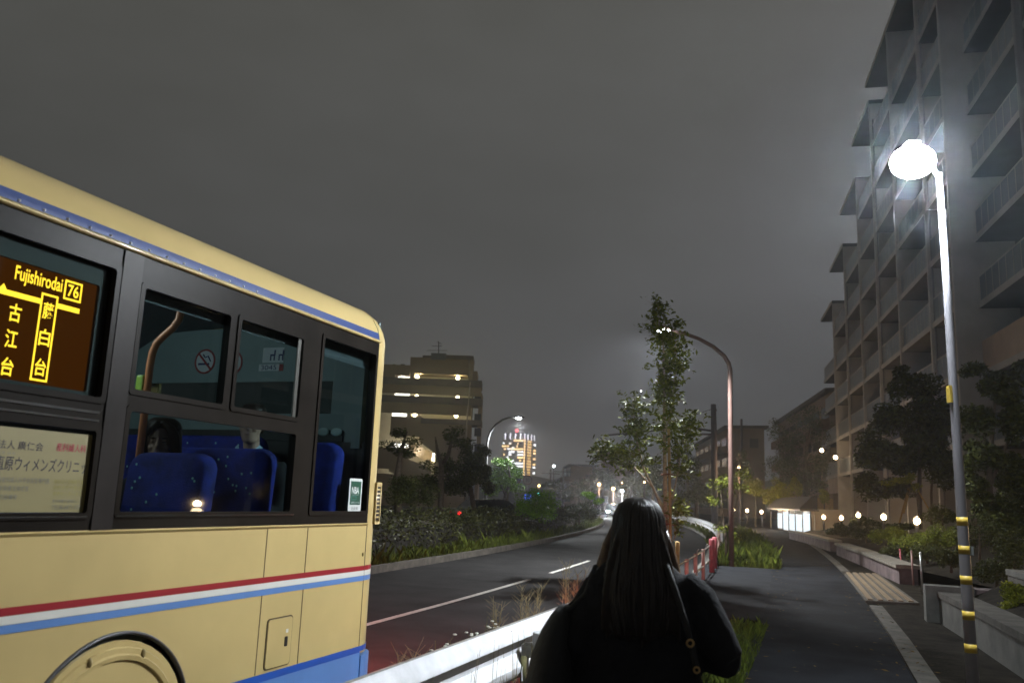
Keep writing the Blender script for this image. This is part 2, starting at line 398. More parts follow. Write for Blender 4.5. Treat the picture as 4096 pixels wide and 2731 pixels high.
# roof with its cove, closed by the rounded tail
prof = [(.0, 2.685), (.022, 2.69), (.024, 2.70), (.0, 2.706), (-.003, 2.73), (-.02, 2.79), (-.065, 2.865), (-.14, 2.925), (-.25, 2.965), (-.45, 2.99), (-.8, 3.005)]
def section(y, inset, drop):
    left = [(XS + a - inset, y, z - drop * (0 if z < 2.75 else (z - 2.75) / .255)) for a, z in prof]
    return left + [(2*XC - x, yy, z) for x, yy, z in left[::-1]]
R_ = MB(); st = [(YB0, .12, .06), (YB0 + .05, .06, .03), (YB0 + .14, 0, 0), (0, 0, 0), (5.17, 0, 0)]
R_.loft([section(*q) for q in st], cap=False, closed=False).build('roof', m_cream, bus, smooth=True)
def tail_off(t):                                       # rounded rear corner in plan, t in 0..1
    a = t * pi / 2; return .22 * (1 - cos(a)), .27 * sin(a)
T_ = MB(); secs = []
for i in range(9):
    ins, dy = tail_off(i / 8); y = 5.178 + dy
    low = [(XS - max(ins, 0), y, z) for z in (.60, .9, 1.2, 1.44, 2.0, 2.4, 2.685)]
    up = [(XS + a - ins, y, z - (ins*1.1) * (0 if z < 2.70 else (z - 2.70) / .305)) for a, z in prof[3:]]
    left = low + up
    secs.append([V(p) for p in left] + [V((2*XC - p[0], p[1], p[2])) for p in left[::-1]])
T_.loft(secs, cap=False, closed=False).build('rear_corner', m_cream, bus, smooth=True)
# rear face with window opening
hin = [(XS - 2.15, XS - .35, 1.95, 2.5)]
grid_wall(MB(), lambda x, z, d: V((x, 5.447 - d, z)), (XS - 2.28, XS - .22), (.60, 2.74), hin, .05).build('rear_panel', m_cream, bus)
MB().box((XS - 2.15, 5.415, 1.95), (XS - .35, 5.42, 2.5)).build('rear_window', m_glass2, bus)
# lower side: flank with a wheel arch cut into it
def flank(fn, y0, y1, arches, name, zb=.60, zt=1.44):
    pts = [(y0, zb)]
    for yc, zc, r in arches:
        a0 = math.asin((zb - zc) / r)
        for i in range(25):
            a = pi - a0 - (pi - 2*a0) * i / 24; pts.append((yc + r*cos(a), zc + r*sin(a)))
    pts += [(y1, zb), (y1, zt), (y0, zt)]
    p = MB().prism([fn(y, z, 0) for y, z in pts], (XC - fn(0, 0, 0).x) * V((1, 0, 0)) * .02)
    return p.build(name, m_cream, bus)
AY, AZ, AR = 3.06, .50, .50
flank(side, YB0 + .14, 5.172, [(-2.0, AZ, AR), (AY, AZ, AR)], 'side_panel')
flank(fside, YB0 + .14, 5.172, [(-2.0, AZ, AR), (AY, AZ, AR)], 'side_panel')
grid_wall(MB(), lambda x, z, d: V((x, YB0 + .12 + d, z)), (XS - 2.38, XS - .12), (.35, 2.95), [(XS - 2.25, XS - .25, 1.25, 2.6)], .05).build('front_panel', m_cream, bus)
MB().box((XS - 2.25, YB0 + .13, 1.25), (XS - .25, YB0 + .137, 2.6)).build('windscreen', m_glass2, bus)
# belt ledge, stripes, skirt
MB().prism([side(YB0+.14, 1.428, .001), side(YB0+.14, 1.440, .012), side(YB0+.14, 1.447, .001)], (0, 5.172 - YB0 - .14, 0)).build('belt_ledge', m_cream, bus)
def stripe(z0, z1, m, name, lift=.003, y0=YB0 + .14, y1=5.174):
    b = MB(); b.quad(side(y0, z0, lift), side(y1, z0, lift), side(y1, z1, lift), side(y0, z1, lift))
    cs = []
    for i in range(9):
        ins, dy = tail_off(i / 8); cs.append((XS - ins + lift, 5.178 + dy + (lift if i > 4 else 0)))
    for i in range(8):
        (xa, ya), (xb, yb) = cs[i], cs[i+1]; b.quad((xa, ya, z0), (xb, yb, z0), (xb, yb, z1), (xa, ya, z1))
    return b.build(name, m, bus)
stripe(1.136, 1.166, m_red, 'stripe'); stripe(1.1025, 1.1345, m_wht, 'stripe'); stripe(1.069, 1.101, m_blu, 'stripe')
def skirt(fn, s):
    b = MB(); e = fn(0, 0, 0).x
    for y0, y1 in ((YB0 + .14, -2.0 - AR), (-2.0 + AR, AY - AR), (AY + AR, 5.19)):
        b.box((min(e, e - s*.05), y0, .30), (max(e, e + s*.004), y1, .612))
    return b.build('skirt', m_blu, bus)
skirt(side, 1); skirt(fside, -1)
for y0, y1 in ((YB0 + .14, -2.0 - AR - .02), (-2.0 + AR + .02, AY - AR - .02), (AY + AR + .02, 5.18)):
    MB().quad(side(y0, .608, .006), side(y1, .608, .006), side(y1, .648, .0035), side(y0, .648, .0035)).build('skirt_band', m_dbl, bus)
b = MB(); cs = [tail_off(i / 8) for i in range(9)]
rg_ = [[(XS - i0 + o, 5.178 + d + o*.6, z) for (z, o) in ((.615, .004), (.648, .004))] for i0, d in cs]
b.loft(rg_, cap=False, closed=False).build('skirt_band', m_dbl, bus)
bp = MB(); ring = []
for ins, dy in [(-.012, -.0)] + [(i0 - .012, d + .02) for i0, d in cs] + [(1.25, .29)]: ring.append((XS - ins, 5.178 + dy + .012))
bp.prism([(x, y, .28) for x, y in ring] + [(XC, 5.19, .28)], (0, 0, .305)).build('bumper', m_blu, bus)
# wheel arch trim, wheels
def arch(fn, yc, s, ro=.508, ri=.490):
    b = MB(); rings = []
    for i in range(41):
        a = -.1 + (pi + .2) * i / 40; y, z = cos(a), sin(a)
        rings.append([fn(yc + ri*y, AZ + ri*z, -s*.012), fn(yc + ro*y, AZ + ro*z, -s*.002), fn(yc + (ro-.006)*y, AZ + (ro-.006)*z, s*.013), fn(yc + (ri+.004)*y, AZ + (ri+.004)*z, s*.011)])
    b.loft(rings).build('wheel_arch_trim', mat('arch_rubber', (.10, .10, .11), .35, var=.2), bus, smooth=True)
m_ty = mat('tyre_rubber', (.02, .02, .02), .85, bump=.3)
def wheel(fn, yc, s):
    x0 = fn(yc, AZ, -s*.018).x; prf = [(.0, .47), (.01, .475), (-.03, .48), (-.28, .48), (-.28, .3)]
    n = 40
    t = MB(); t.loft([[(x0 + s*a, yc + r*cos(2*pi*k/n), AZ - .02 + r*sin(2*pi*k/n)) for k in range(n)] for a, r in prf])
    w = t.build('wheel', m_ty, bus, smooth=True)
    prf = [(.0, .487), (.012, .484), (.012, .46), (.020, .455), (.020, .432), (.028, .424), (.024, .405), (.012, .40), (.012, .18), (.03, .16), (.03, .001)]
    MB().loft([[(x0 + s*a, yc + r*cos(2*pi*k/n), AZ - .02 + r*sin(2*pi*k/n)) for k in range(n)] for a, r in prf]).build('wheel_cover', m_cream, w, auto=.5)
    for da in (-.33, .37, 1.5, 2.6, 3.7, 4.8):
        c = V((x0 + s*.022, yc + .442*sin(da), AZ - .02 + .442*cos(da)))
        MB().ell(c, (.012, .012, .021), 10, 6).build('cover_clip', mat('clip_paint', (.45, .34, .15), .4), w, smooth=True)
for yc in (-2.0, AY):
    for fn, s in ((side, 1), (fside, -1)): arch(fn, yc, s); wheel(fn, yc, s)
MB().box((XS - 2.42, YB0 + .3, .32), (XS - .09, 5.1, .60)).build('chassis', m_dkin, bus)
# seams and the fuel flap
def seam(a, b, w=.006):
    d = (V((0, b[0]-a[0], b[1]-a[1]))).normalized(); p = V((0, -d.z, d.y)) * w / 2; q = V((.002, 0, 0))
    A, B = side(*a), side(*b)
    return MB().prism([A - p, B - p, B + p, A + p], q)
for a, b in (((4.072, .65), (4.072, 1.437)), ((4.47, .61), (4.47, 1.437)), ((5.176, .6), (5.176, 1.44))):
    seam(a, b).build('panel_seam', m_seam, bus)
seam((5.19, .31), (5.19, .6), .012).build('panel_seam', m_rub, bus)
def rrect(y0, y1, z0, z1, r, n=5):
    o = []
    for cx, cz, a0 in ((y1-r, z1-r, 0), (y0+r, z1-r, 90), (y0+r, z0+r, 180), (y1-r, z0+r, 270)):
        for i in range(n + 1): a = radians(a0 + 90*i/n); o.append((cx + r*cos(a), cz + r*sin(a)))
    return o
def frame_ring(o, i, d0, d1, fn=side):
    b = MB(); n = len(o)
    b.loft([[fn(*o[k], d0) for k in range(n)], [fn(*o[k], d1) for k in range(n)], [fn(*i[k], d1) for k in range(n)], [fn(*i[k], d0) for k in range(n)]], cap=False)
    return b
fl = MB().prism([side(y, z, .001) for y, z in rrect(4.148, 4.377, .668, .928, .02)], (.007, 0, 0)).build('fuel_flap', m_cream, bus)
frame_ring(rrect(4.14, 4.385, .66, .936, .024), rrect(4.149, 4.376, .669, .927, .02), .0005, .004).build('flap_gap', m_seam, fl)
MB().prism([side(y, z, .008) for y, z in rrect(4.311, 4.337, .768, .822, .006)], (.004, 0, 0)).build('latch', m_rub, fl)
MB().prism([side(y, z, .008) for y, z in rrect(4.318, 4.34, .842, .862, .003)], (.001, 0, 0)).build('flap_sticker', m_wht, fl)
MB().ell(side(5.14, 1.24, .004), (.008, .006, .014), 8, 6).build('marker_button', mat('clip_paint', (.45, .34, .15), .4), bus, smooth=True)
# louvred vent on the rear corner
vt = MB()
vp = lambda y, z, o: V((XS + o - .04*max(y - 5.24, 0)/.16, y, z))
fr = MB(); o_ = rrect(5.275, 5.402, 1.435, 1.722, .012); i_ = rrect(5.292, 5.386, 1.452, 1.705, .008)
frame_ring(o_, i_, .0, .010, vp); vent = frame_ring(o_, i_, -.02, .012, vp).build('vent', m_cream, bus)
for k in range(9):
    z = 1.470 + k * .027
    MB().prism([vp(y, zz, .004) for y, zz in rrect(5.30, 5.376, z - .0075, z + .0075, .003)], (.006, 0, 0)).build('slot', m_rub, vent)
    MB().prism([vp(y, zz, .004) for y, zz in ((5.293, z + .009), (5.385, z + .009), (5.385, z + .018), (5.293, z + .018))], (.004, 0, 0)).build('louver', m_cream, vent)
# navy gutter stripe with rivets
def cove(y, z, o=.004):
    for (a0, z0), (a1, z1) in zip(prof[3:], prof[4:]):
        if z0 <= z <= z1 + 1e-6: a = a0 + (a1 - a0) * (z - z0) / (z1 - z0); return V((XS + a + o, y, z))
    return V((XS + o, y, z))
b = MB(); zz = [2.712, 2.73, 2.745, 2.758]
b.loft([[cove(y, z) for z in zz] for y in (YB0 + .14, 0, 5.165)], cap=False, closed=False).build('gutter_stripe', m_nvy, bus, smooth=True)
rv = MB().ell(cove(.9, 2.722, .006), (.007, .006, .006), 8, 6).build('rivet', mat('rivet_glint', (.55, .56, .58), .35), bus, smooth=True)  # glints on the rivets put into their pale colour
for i in range(1, 26):
    r_ = rv.copy(); COL.objects.link(r_); r_.parent = bus; r_.location = V((0, .115 * i, 0))
# black window band with openings
W1 = (1.1, 2.805); W2 = (2.965, 4.265); W3 = (4.475, 5.145)
holes = [(-4.2, -2.9, 1.3, 2.58), (-2.6, -.95, 1.515, 2.58), (-.78, .95, 1.515, 2.58),
         (W1[0], W1[1], 2.0, 2.59), (W1[0], W1[1], 1.51, 1.872),
         (W2[0], W2[1], 1.515, 1.978), (W2[0], 3.59, 2.062, 2.55), (3.665, W2[1], 2.062, 2.55), (W3[0], W3[1], 1.517, 2.605)]
def band(fn, name):
    d = -1 if fn is side else 1
    return grid_wall(MB(), lambda y, z, t: fn(y, z, d*t), (YB0 + .14, 5.172), (1.44, 2.685), holes if fn is side else fholes, .045).build(name, m_blk, bus)
fholes = [(-4.2, -2.7, 1.5, 2.3), (-2.4, -.9, 1.5, 2.3), (-.7, 1.0, 1.5, 2.3), (1.3, 2.85, 1.5, 2.3), (3.05, 4.3, 1.5, 2.3)]
band(side, 'window_surround'); band(fside, 'window_surround')
for h in holes:
    w = MB().prism([side(h[0], h[2], -.022), side(h[1], h[2], -.022), side(h[1], h[3], -.022), side(h[0], h[3], -.022)], (-.004, 0, 0)).build('window', m_glass if h[0] > 1 else m_glass2, bus)
    o_ = rrect(h[0] - .018, h[1] + .018, h[2] - .018, h[3] + .018, .02); i_ = rrect(h[0] + .008, h[1] - .008, h[2] + .008, h[3] - .008, .016)
    frame_ring(o_, i_, -.02, .008).build('window_frame', m_blk, w, smooth=False)
for h in fholes:
    MB().prism([fside(h[0], h[2], .02), fside(h[1], h[2], .02), fside(h[1], h[3], .02), fside(h[0], h[3], .02)], (.004, 0, 0)).build('window', m_glass2, bus)
MB().box((XS - .06, 2.815, 1.44), (XS + .004, 2.905, 2.684)).v
pl = MB(); pl.prism([side(2.83, 1.447, .001), side(2.945, 1.447, .001), side(2.945, 2.683, .001), side(2.83, 2.683, .001)], (.006, 0, 0)).build('window_pillar', mat('grey_trim', (.032, .028, .026), .4, var=.2, spec=.08), bus)
for z0, z1 in ((1.904, 1.912), (1.938, 1.948), (1.498, 1.506)):
    MB().prism([side(.0, z0, .006), side(2.80, z0, .006), side(2.80, z1, .010), side(.0, z1, .010)], (-.004, 0, 0)).build('sill_trim', m_alu, bus)
MB().prism([side(2.96, 1.500, .006), side(4.30, 1.500, .006), side(4.30, 1.509, .012), side(2.96, 1.509, .012)], (-.004, 0, 0)).build('sill_trim', mat('dull_trim', (.12, .12, .11), .35, metal=.6), bus)
MB().prism([side(4.215, 2.064, -.012), side(4.245, 2.064, -.012), side(4.245, 2.548, -.012), side(4.215, 2.548, -.012)], (.01, 0, 0)).build('window_slide', mat('dull_trim', (.12, .12, .11), .35, metal=.6), bus)
# ---- lettering
YD, ZD = V((0, 1, 0)), V((0, 0, 1))
led = emit('led_amber', (1.0, .56, .03), 4.0)
disp = MB().prism([side(1.15, 2.015, -.05), side(2.752, 2.02, -.05), side(2.752, 2.50, -.05), side(1.15, 2.50, -.05)], (-.05, 0, 0)).build('route_display', emit('led_panel', (.30, .072, .002), .27), bus)
MB().prism([side(1.08, 1.97, -.13), side(2.86, 1.97, -.13), side(2.86, 2.66, -.13), side(1.08, 2.66, -.13)], (-.02, 0, 0)).build('display_housing', mat('housing_brown', (.014, .010, .006), .7), disp)
frame_ring(rrect(1.12, 2.79, 2.003, 2.586, .01), rrect(1.16, 2.748, 2.027, 2.497, .01), -.046, -.03).build('display_bezel', mat('bezel', (.022, .017, .011), .6), disp)
def rp(y, z, k=1.0149): return y * k, 1.65 + (z - 1.65) * k
def dtext(s, y, z, w, h, bold=.0):
    y, z = rp(y, z); return text(s, side(y, z, -.044), YD, ZD, w, h, led, 'led_text', disp, bold=bold)
dtext('Fujishirodai', 2.421, 2.432, .222, .075, .01); dtext('76', 2.587, 2.43, .055, .052, .012)
def dframe(y0, y1, z0, z1, t):
    b = MB(); y0, z0 = rp(y0, z0); y1, z1 = rp(y1, z1)
    for a in ((y0, y1, z0, z0+t), (y0, y1, z1-t, z1), (y0, y0+t, z0+t, z1-t), (y1-t, y1, z0+t, z1-t)):
        b.quad(side(a[0], a[2], -.0435), side(a[1], a[2], -.0435), side(a[1], a[3], -.0435), side(a[0], a[3], -.0435))
    return b.build('led_line', led, disp)
dframe(2.543, 2.631, 2.389, 2.471, .008); dframe(2.441, 2.521, 2.036, 2.391, .008)
b = MB()
for y0, y1 in ((1.3, 2.4775), (2.5585, 2.670)): b.quad(side(y0, 2.354, -.0435), side(y1, 2.354, -.0435), side(y1, 2.375, -.0435), side(y0, 2.375, -.0435))
b.add([side(2.289, 2.375, -.0435), side(2.321, 2.375, -.0435), side(2.305, 2.396, -.0435)], [(0, 1, 2)]); b.build('led_line', led, disp)
for s, z in (('藤', 2.322), ('白', 2.213), ('台', 2.092)): dtext(s, 2.481, z, .052, .07, .012)
for s, z in (('古', 2.283), ('江', 2.18), ('台', 2.072)): dtext(s, 2.336, z, .054, .072, .012)
for s, z in (('北', 2.283), ('千', 2.18), ('里', 2.072)): dtext(s, 2.10, z, .054, .072, .012)
ad = MB().prism([side(1.2, 1.521, -.018), side(2.835, 1.521, -.018), side(2.835, 1.846, -.018), side(1.2, 1.846, -.018)], (.004, 0, 0)).build('advert_panel', mat('advert_board', (.285, .24, .10), .5, var=.04), bus)
ink = mat('advert_ink', (.06, .05, .05), .6); inkr = mat('advert_red', (.42, .05, .06), .6); inky = mat('advert_olive', (.30, .26, .06), .6); inkg = mat('advert_grey', (.2, .19, .14), .6)
def atext(s, y0, y1, z, h, m, b=.0):
    y0, z = rp(y0, z, 1.0046); y1 *= 1.0046; return text(s, side((y0+y1)/2, z, -.014), YD, ZD, y1 - y0, h, m, 'lettering', ad, .0015, b)
atext('医療法人 廣仁会', 2.27, 2.546, 1.778, .034, ink); atext('産科婦人科', 2.609, 2.757, 1.784, .034, inkr, .012)
atext('直原ウィメンズクリニック', 2.348, 2.813, 1.708, .056, ink, .004)
atext('じき はら', 2.35, 2.425, 1.746, .011, inkg)
atext('日本産科婦人科学会認定専門医', 2.35, 2.597, 1.645, .021, inkg); atext('母体保護法指定医', 2.355, 2.506, 1.613, .02, inkg); atext('入院設備有', 2.36, 2.46, 1.58, .02, inkg)
atext('阪急北千里線南千里', 2.62, 2.766, 1.646, .018, inky); atext('関西大学千里山西通り', 2.62, 2.812, 1.622, .018, inky); atext('徒歩センターすぐ', 2.62, 2.764, 1.597, .017, inky)
atext('豊中市東千里南町2-1-1', 2.623, 2.765, 1.567, .014, inkg); atext('TEL06-6871-0314', 2.624, 2.777, 1.542, .018, inkg); atext('P', 2.786, 2.80, 1.548, .018, inkr, .01); atext('有', 2.803, 2.818, 1.548, .016, inkg)
stk = MB().prism([side(y, z, -.016) for y, z in rrect(4.935, 5.098, 1.522, 1.738, .012)], (.003, 0, 0)).build('association_sticker', mat('sticker_white', (.72, .74, .72), .4, var=.03), bus)
MB().prism([side(y, z, -.0128) for y, z in rrect(4.951, 5.083, 1.566, 1.72, .003)], (.0012, 0, 0)).build('sticker_field', mat('sticker_green', (.02, .09, .055), .4), stk)
tw = mat('sticker_letter', (.75, .78, .75), .5)
def stext(s, y, z, w, h, m=tw, bold=0): return text(s, side(y, z, -.0112), YD, ZD, w, h, m, 'lettering', stk, .001, bold)
stext('NBA', 5.01, 1.661, .092, .044, tw, .02); stext('NIHON BUS ASSOCIATION', 5.01, 1.632, .09, .005); stext('公益社団法人 日本バス協会', 5.016, 1.581, .112, .013)
stext('会員章', 5.012, 1.543, .088, .022, mat('sticker_grey', (.25, .26, .25), .5))
frame_ring(rrect(4.965, 5.03, 1.598, 1.622, .004), rrect(4.969, 5.026, 1.602, 1.618, .003), -.0118, -.011).build('emblem', mat('emblem_line', (.08, .25, .2), .5), stk)
# ---- interior
MB().box((XS - 2.42, YB0 + .3, .93), (XS - .08, 5.3, .97)).build('floor_panel', m_flr, bus)
c_ = MB(); c_.loft([[(XS - .07, y, 2.5), (XS - .12, y, 2.66), (XS - .45, y, 2.84), (XC, y, 2.88), (2*XC - XS + .45, y, 2.84), (2*XC - XS + .12, y, 2.66), (2*XC - XS + .07, y, 2.5)] for y in (YB0 + .3, 0, 5.29)], cap=False, closed=False).build('ceiling', mat('ceiling_panel', (.07, .09, .10), .6, var=.06), bus, smooth=True)
grid_wall(MB(), lambda x, z, d: V((x, 5.28 + d, z)), (XS - 2.43, XS - .07), (.97, 2.86), [(XS - 2.2, XS - .42, 2.20, 2.44)], .02).build('rear_lining', m_pan, bus)
MB().box((XS - 2.3, 5.262, 2.0), (XS - .3, 5.279, 2.075)).build('rear_shelf', m_dkin, bus)
MB().box((XS - 2.4, 5.24, .97), (XS - .1, 5.279, 1.995)).build('rear_shelf', m_dkin, bus)
MB().box((XS - .20, 5.22, 1.95), (XS - .13, 5.275, 2.53)).build('corner_trim', m_pan, bus)
for x in (XS - .455, XS - .345):
    MB().ell((x, 5.255, 2.066), (.048, .008, .03), 18, 8).build('grab_ring', mat('pale_plastic', (.4, .55, .53), .5), bus, smooth=True)
sg = mat('sign_white', (.55, .6, .62), .5, var=.05); sr = mat('sign_red', (.28, .03, .03), .5); sn = mat('sign_navy', (.02, .03, .12), .5)
RX, RZ = V((1, 0, 0)), V((0, 0, 1))
def rw(x, z, o=0): return V((x, 5.278 - o, z))
def disc(c, r, n=28): return [rw(c[0] + r*cos(2*pi*k/n), c[1] + r*sin(2*pi*k/n)) for k in range(n)]
for cx, kind in ((-4.544, 's'), (-4.284, 'b')):
    cz = 2.606 if kind == 's' else 2.591
    s_ = MB().prism(disc((cx, cz), .088), (0, -.002, 0)).build('prohibition_sign', sg, bus)
    n = 32; MB().loft([[rw(cx + r*cos(2*pi*k/n), cz + r*sin(2*pi*k/n), d) for k in range(n)] for r, d in ((.098, 0), (.098, .004), (.084, .004), (.084, 0))], cap=False).build('sign_ring', sr, s_)
    MB().beam(rw(cx - .062, cz + .062, .006), rw(cx + .062, cz - .062, .006), .004, .015, (1, 0, 1)).build('sign_slash', sr, s_)
    if kind == 's':
        MB().box((cx - .06, 5.2725, cz - .028), (cx + .045, 5.2755, cz - .013)).build('sign_symbol', sn, s_)
        MB().tube([rw(cx - .02, cz + .055, .004), rw(cx, cz + .03, .004), rw(cx + .03, cz + .04, .004), rw(cx + .055, cz + .0, .004)], .005, 6).build('sign_symbol', sn, s_)
    else:
        MB().box((cx - .016, 5.2725, cz - .06), (cx + .016, 5.2755, cz + .01)).box((cx - .008, 5.2725, cz + .01), (cx + .008, 5.2755, cz + .055)).build('sign_symbol', sn, s_)
st_ = MB().box((-4.005, 5.275, 2.585), (-3.815, 5.278, 2.70)).build('seat_sign', sg, bus)
for q in (-3.935, -3.86):
    MB().box((q, 5.272, 2.60), (q + .01, 5.2745, 2.635)).box((q + .032, 5.272, 2.60), (q + .042, 5.2745, 2.635)).box((q, 5.272, 2.635), (q + .044, 5.2745, 2.648)).box((q + .034, 5.272, 2.648), (q + .046, 5.2745, 2.68)).build('seat_symbol', sn, st_)
nb = MB().box((-4.03, 5.275, 2.522), (-3.85, 5.278, 2.573)).build('number_plate', sg, bus)
text('3045', rw(-3.94, 2.548, .004), RX, RZ, .14, .036, sn, 'lettering', nb)
MB().box((-3.848, 5.275, 2.52), (-3.812, 5.278, 2.572)).build('number_plate', sr, bus)
# seats
def make_seat(x0, x1, y, ztop, name='seat'):
    s = MB(); w = x1 - x0; rr = min(.1, w/3)
    o = []
    for px, pz in rrect(x0, x1, ztop - .78, ztop, rr, 6): o.append((px, pz))
    n = len(o); cx, cz = (x0+x1)/2, ztop - .39
    ringf = lambda d, k: [V((cx + (px-cx)*k, y + d + (ztop - pz)*-.10, cz + (pz-cz)*k)) for px, pz in o]
    s.loft([ringf(.0, .93), ringf(.015, .985), ringf(.07, 1.0), ringf(.105, .985), ringf(.12, .93)])
    bk = s.build('seat', m_seat, bus, smooth=True)
    MB().box((x0 + .02, y + .08, ztop - .86), (x1 - .02, y + .52, ztop - .74)).build('seat_cushion', m_seat, bk, bevel=.02)
    dots = MB(); rr_ = random.Random(int(x0*100))
    for _ in range(max(int(44 * w), 6)):
        px = rr_.uniform(x0 + .04, x1 - .04); pz = rr_.uniform(ztop - .62, ztop - .04); d = V((px, y - .004 - (ztop - pz)*.10, pz))
        dots.ell(d, (.0075, .002, .0075), 6, 4)
    dots.build('moquette_dots', mat('moquette_star', (.35, .75, .70), .8), bk)
    return bk
make_seat(-3.66, -3.12, 3.72, 1.825); make_seat(-4.25, -3.70, 3.50, 1.84)
make_seat(-4.02, -3.18, 4.34, 1.89)
make_seat(-5.24, -3.68, 4.93, 2.01); make_seat(-3.40, -3.04, 4.88, 1.97)
make_seat(-5.25, -4.75, 3.9, 1.84); make_seat(-3.6, -3.1, 2.35, 1.6); make_seat(-5.25, -4.75, 2.4, 1.6); make_seat(-3.6, -3.1, .9, 1.6); make_seat(-5.25, -4.75, .9, 1.6)
pts = [V((-3.53, 3.86, 2.86)), V((-3.535, 3.86, 2.66)), V((-3.545, 3.86, 2.60)), V((-3.58, 3.86, 2.555)), V((-3.64, 3.86, 2.51)), V((-3.69, 3.86, 2.465)), V((-3.712, 3.86, 2.41)), V((-3.72, 3.86, 2.33)), V((-3.72, 3.86, 1.3))]
ho = MB().tube(pts, .0215, 14).build('handrail', m_pole, bus, smooth=True)
MB().tube([pts[0], V((-3.5345, 3.86, 2.655))], .0235, 14).build('rail_ferrule', m_alu, ho, smooth=True)
MB().box((-3.785, 3.83, 2.165), (-3.735, 3.885, 2.275)).build('stop_button', mat('button_lime', (.50, .75, .10), .4), ho, bevel=.012)
for x, y in ((-4.75, 2.2), (-3.7, 1.2), (-4.75, .2)):
    MB().tube([(x, y, 2.86), (x, y, .97)], .018, 10).build('handrail', m_pole, bus, smooth=True)
for y in (-3, -.5, 1.6, 3.2):
    f_ = MB().box((XC - .06, y - .5, 2.855), (XC + .06, y + .5, 2.872)).build('ceiling_light', emit('bus_tube', (.72, .95, 1.0), .55), bus)
for y in (1.2, 3.4): lamp('bus_interior_light', (XC - .1, y, 2.80), 26, (.84, .97, 1.0), bus, .15)
# tail lamps: they redden the road behind the bus
m_tail = emit('tail_red', (1, .03, .015), 6)
for x in (XS - .42, XS - 2.08):
    MB().box((x - .09, 5.45, .86), (x + .09, 5.475, 1.0)).build('tail_lamp', m_tail, bus, bevel=.01)
    lamp('tail_light', (x, 5.56, .92), 900, (1, .05, .03), bus, .07, 'SPOT', (x, 7.6, -1.2), 112, .5)

# ------------------------------------------------------------------ street lamps
m_gpole = mat('grey_pole_paint', (.22, .225, .225), .42, var=.12, scale=3)
m_bpole = mat('brown_pole_paint', (.16, .10, .085), .42, var=.12, scale=3)
m_yel = mat('yellow_reflector', (.62, .42, .06), .45, var=.1)
e_lamp = emit('white_led', (.93, .97, 1.0), 60)
B1 = V((.845, 6.45, .12)); d1 = (B1 - EYE).dot(FWD)
top1 = at(2157, 398, d1); top1 = V((B1.x, B1.y, top1.z)) + RGT * ((top1 - B1).dot(RGT))
sl = thing('street_lamp', B1, 'tall grey steel lamp pole with yellow bands and dazzling white lamp beside the footway', 'street lamp')
ax = [B1 + (top1 - B1) * t for t in (0, .25, .5, .75, 1)]
MB().tube(ax, [.040, .036, .031, .026, .021], 20).build('pole', mat('lamp_pole_paint', (.24, .225, .235), .45, var=.12, scale=3), sl, smooth=True)
MB().tube([B1 - V((0,0,.02)), B1 + V((0,0,.03))], .1, 20).build('base_plate', m_gpole, sl)
for py in (1197, 1262, 1331, 1412, 1487):
    z = at(2215, py, d1).z; t = (z - B1.z) / (top1.z - B1.z); c = B1 + (top1 - B1) * t; h = (top1 - B1).normalized() * .037
    MB().tube([c - h*.75, c + h*.75], .0412 - .019*t, 20).build('reflective_band', m_yel, sl, smooth=True)
c = B1 + (top1 - B1) * ((at(2185, 905, d1).z - B1.z) / (top1.z - B1.z)) - RGT * .03
MB().obox(c, RGT * .008, FWD * .025, V((0, 0, .058))).build('yellow_tag', m_yel, sl)
c = B1 + (top1 - B1) * ((at(2185, 1262, d1).z - B1.z) / (top1.z - B1.z)) + RGT * .045
MB().obox(c, RGT * .007, FWD * .02, V((0, 0, .028))).build('number_tag', mat('sign_white', (.55, .6, .62), .5), sl)
hc = at(2096, 366, d1 - .1)
MB().tube([top1 - V((0, 0, .04)), top1 + (hc - top1) * .35 + V((0, 0, .05)), hc + V((0, 0, .10))], [.021, .02, .022], 14).build('lamp_arm', m_gpole, sl, smooth=True)
hd = MB(); n = 24
hd.loft([[hc + RGT*(rx*cos(2*pi*k/n)) + FWD*(ry*sin(2*pi*k/n)) + V((0, 0, z)) for k in range(n)] for rx, ry, z in ((.11, .10, .0), (.115, .10, .03), (.095, .085, .065), (.05, .045, .085))])
hd.build('lamp_head', m_gpole, sl, smooth=True)
for k in range(-3, 4):
    MB().obox(hc + RGT*(.014*k) + V((0, 0, .10)), RGT*.0025, FWD*.05, V((0, 0, .022))).build('cooling_fin', m_gpole, sl)
MB().ell(hc - V((0, 0, .02)), (.15, .14, .115), 20, 12).build('lamp_lens', emit('street_lens', (.80, .90, 1.0), 960), sl, smooth=True)
LP = hc - V((0, 0, .22))
lamp('lamp_beam', LP, 600, (.95, .98, 1.0), sl, .06, 'SPOT', (-3.4, 4.2, 1.3), 90, .5)

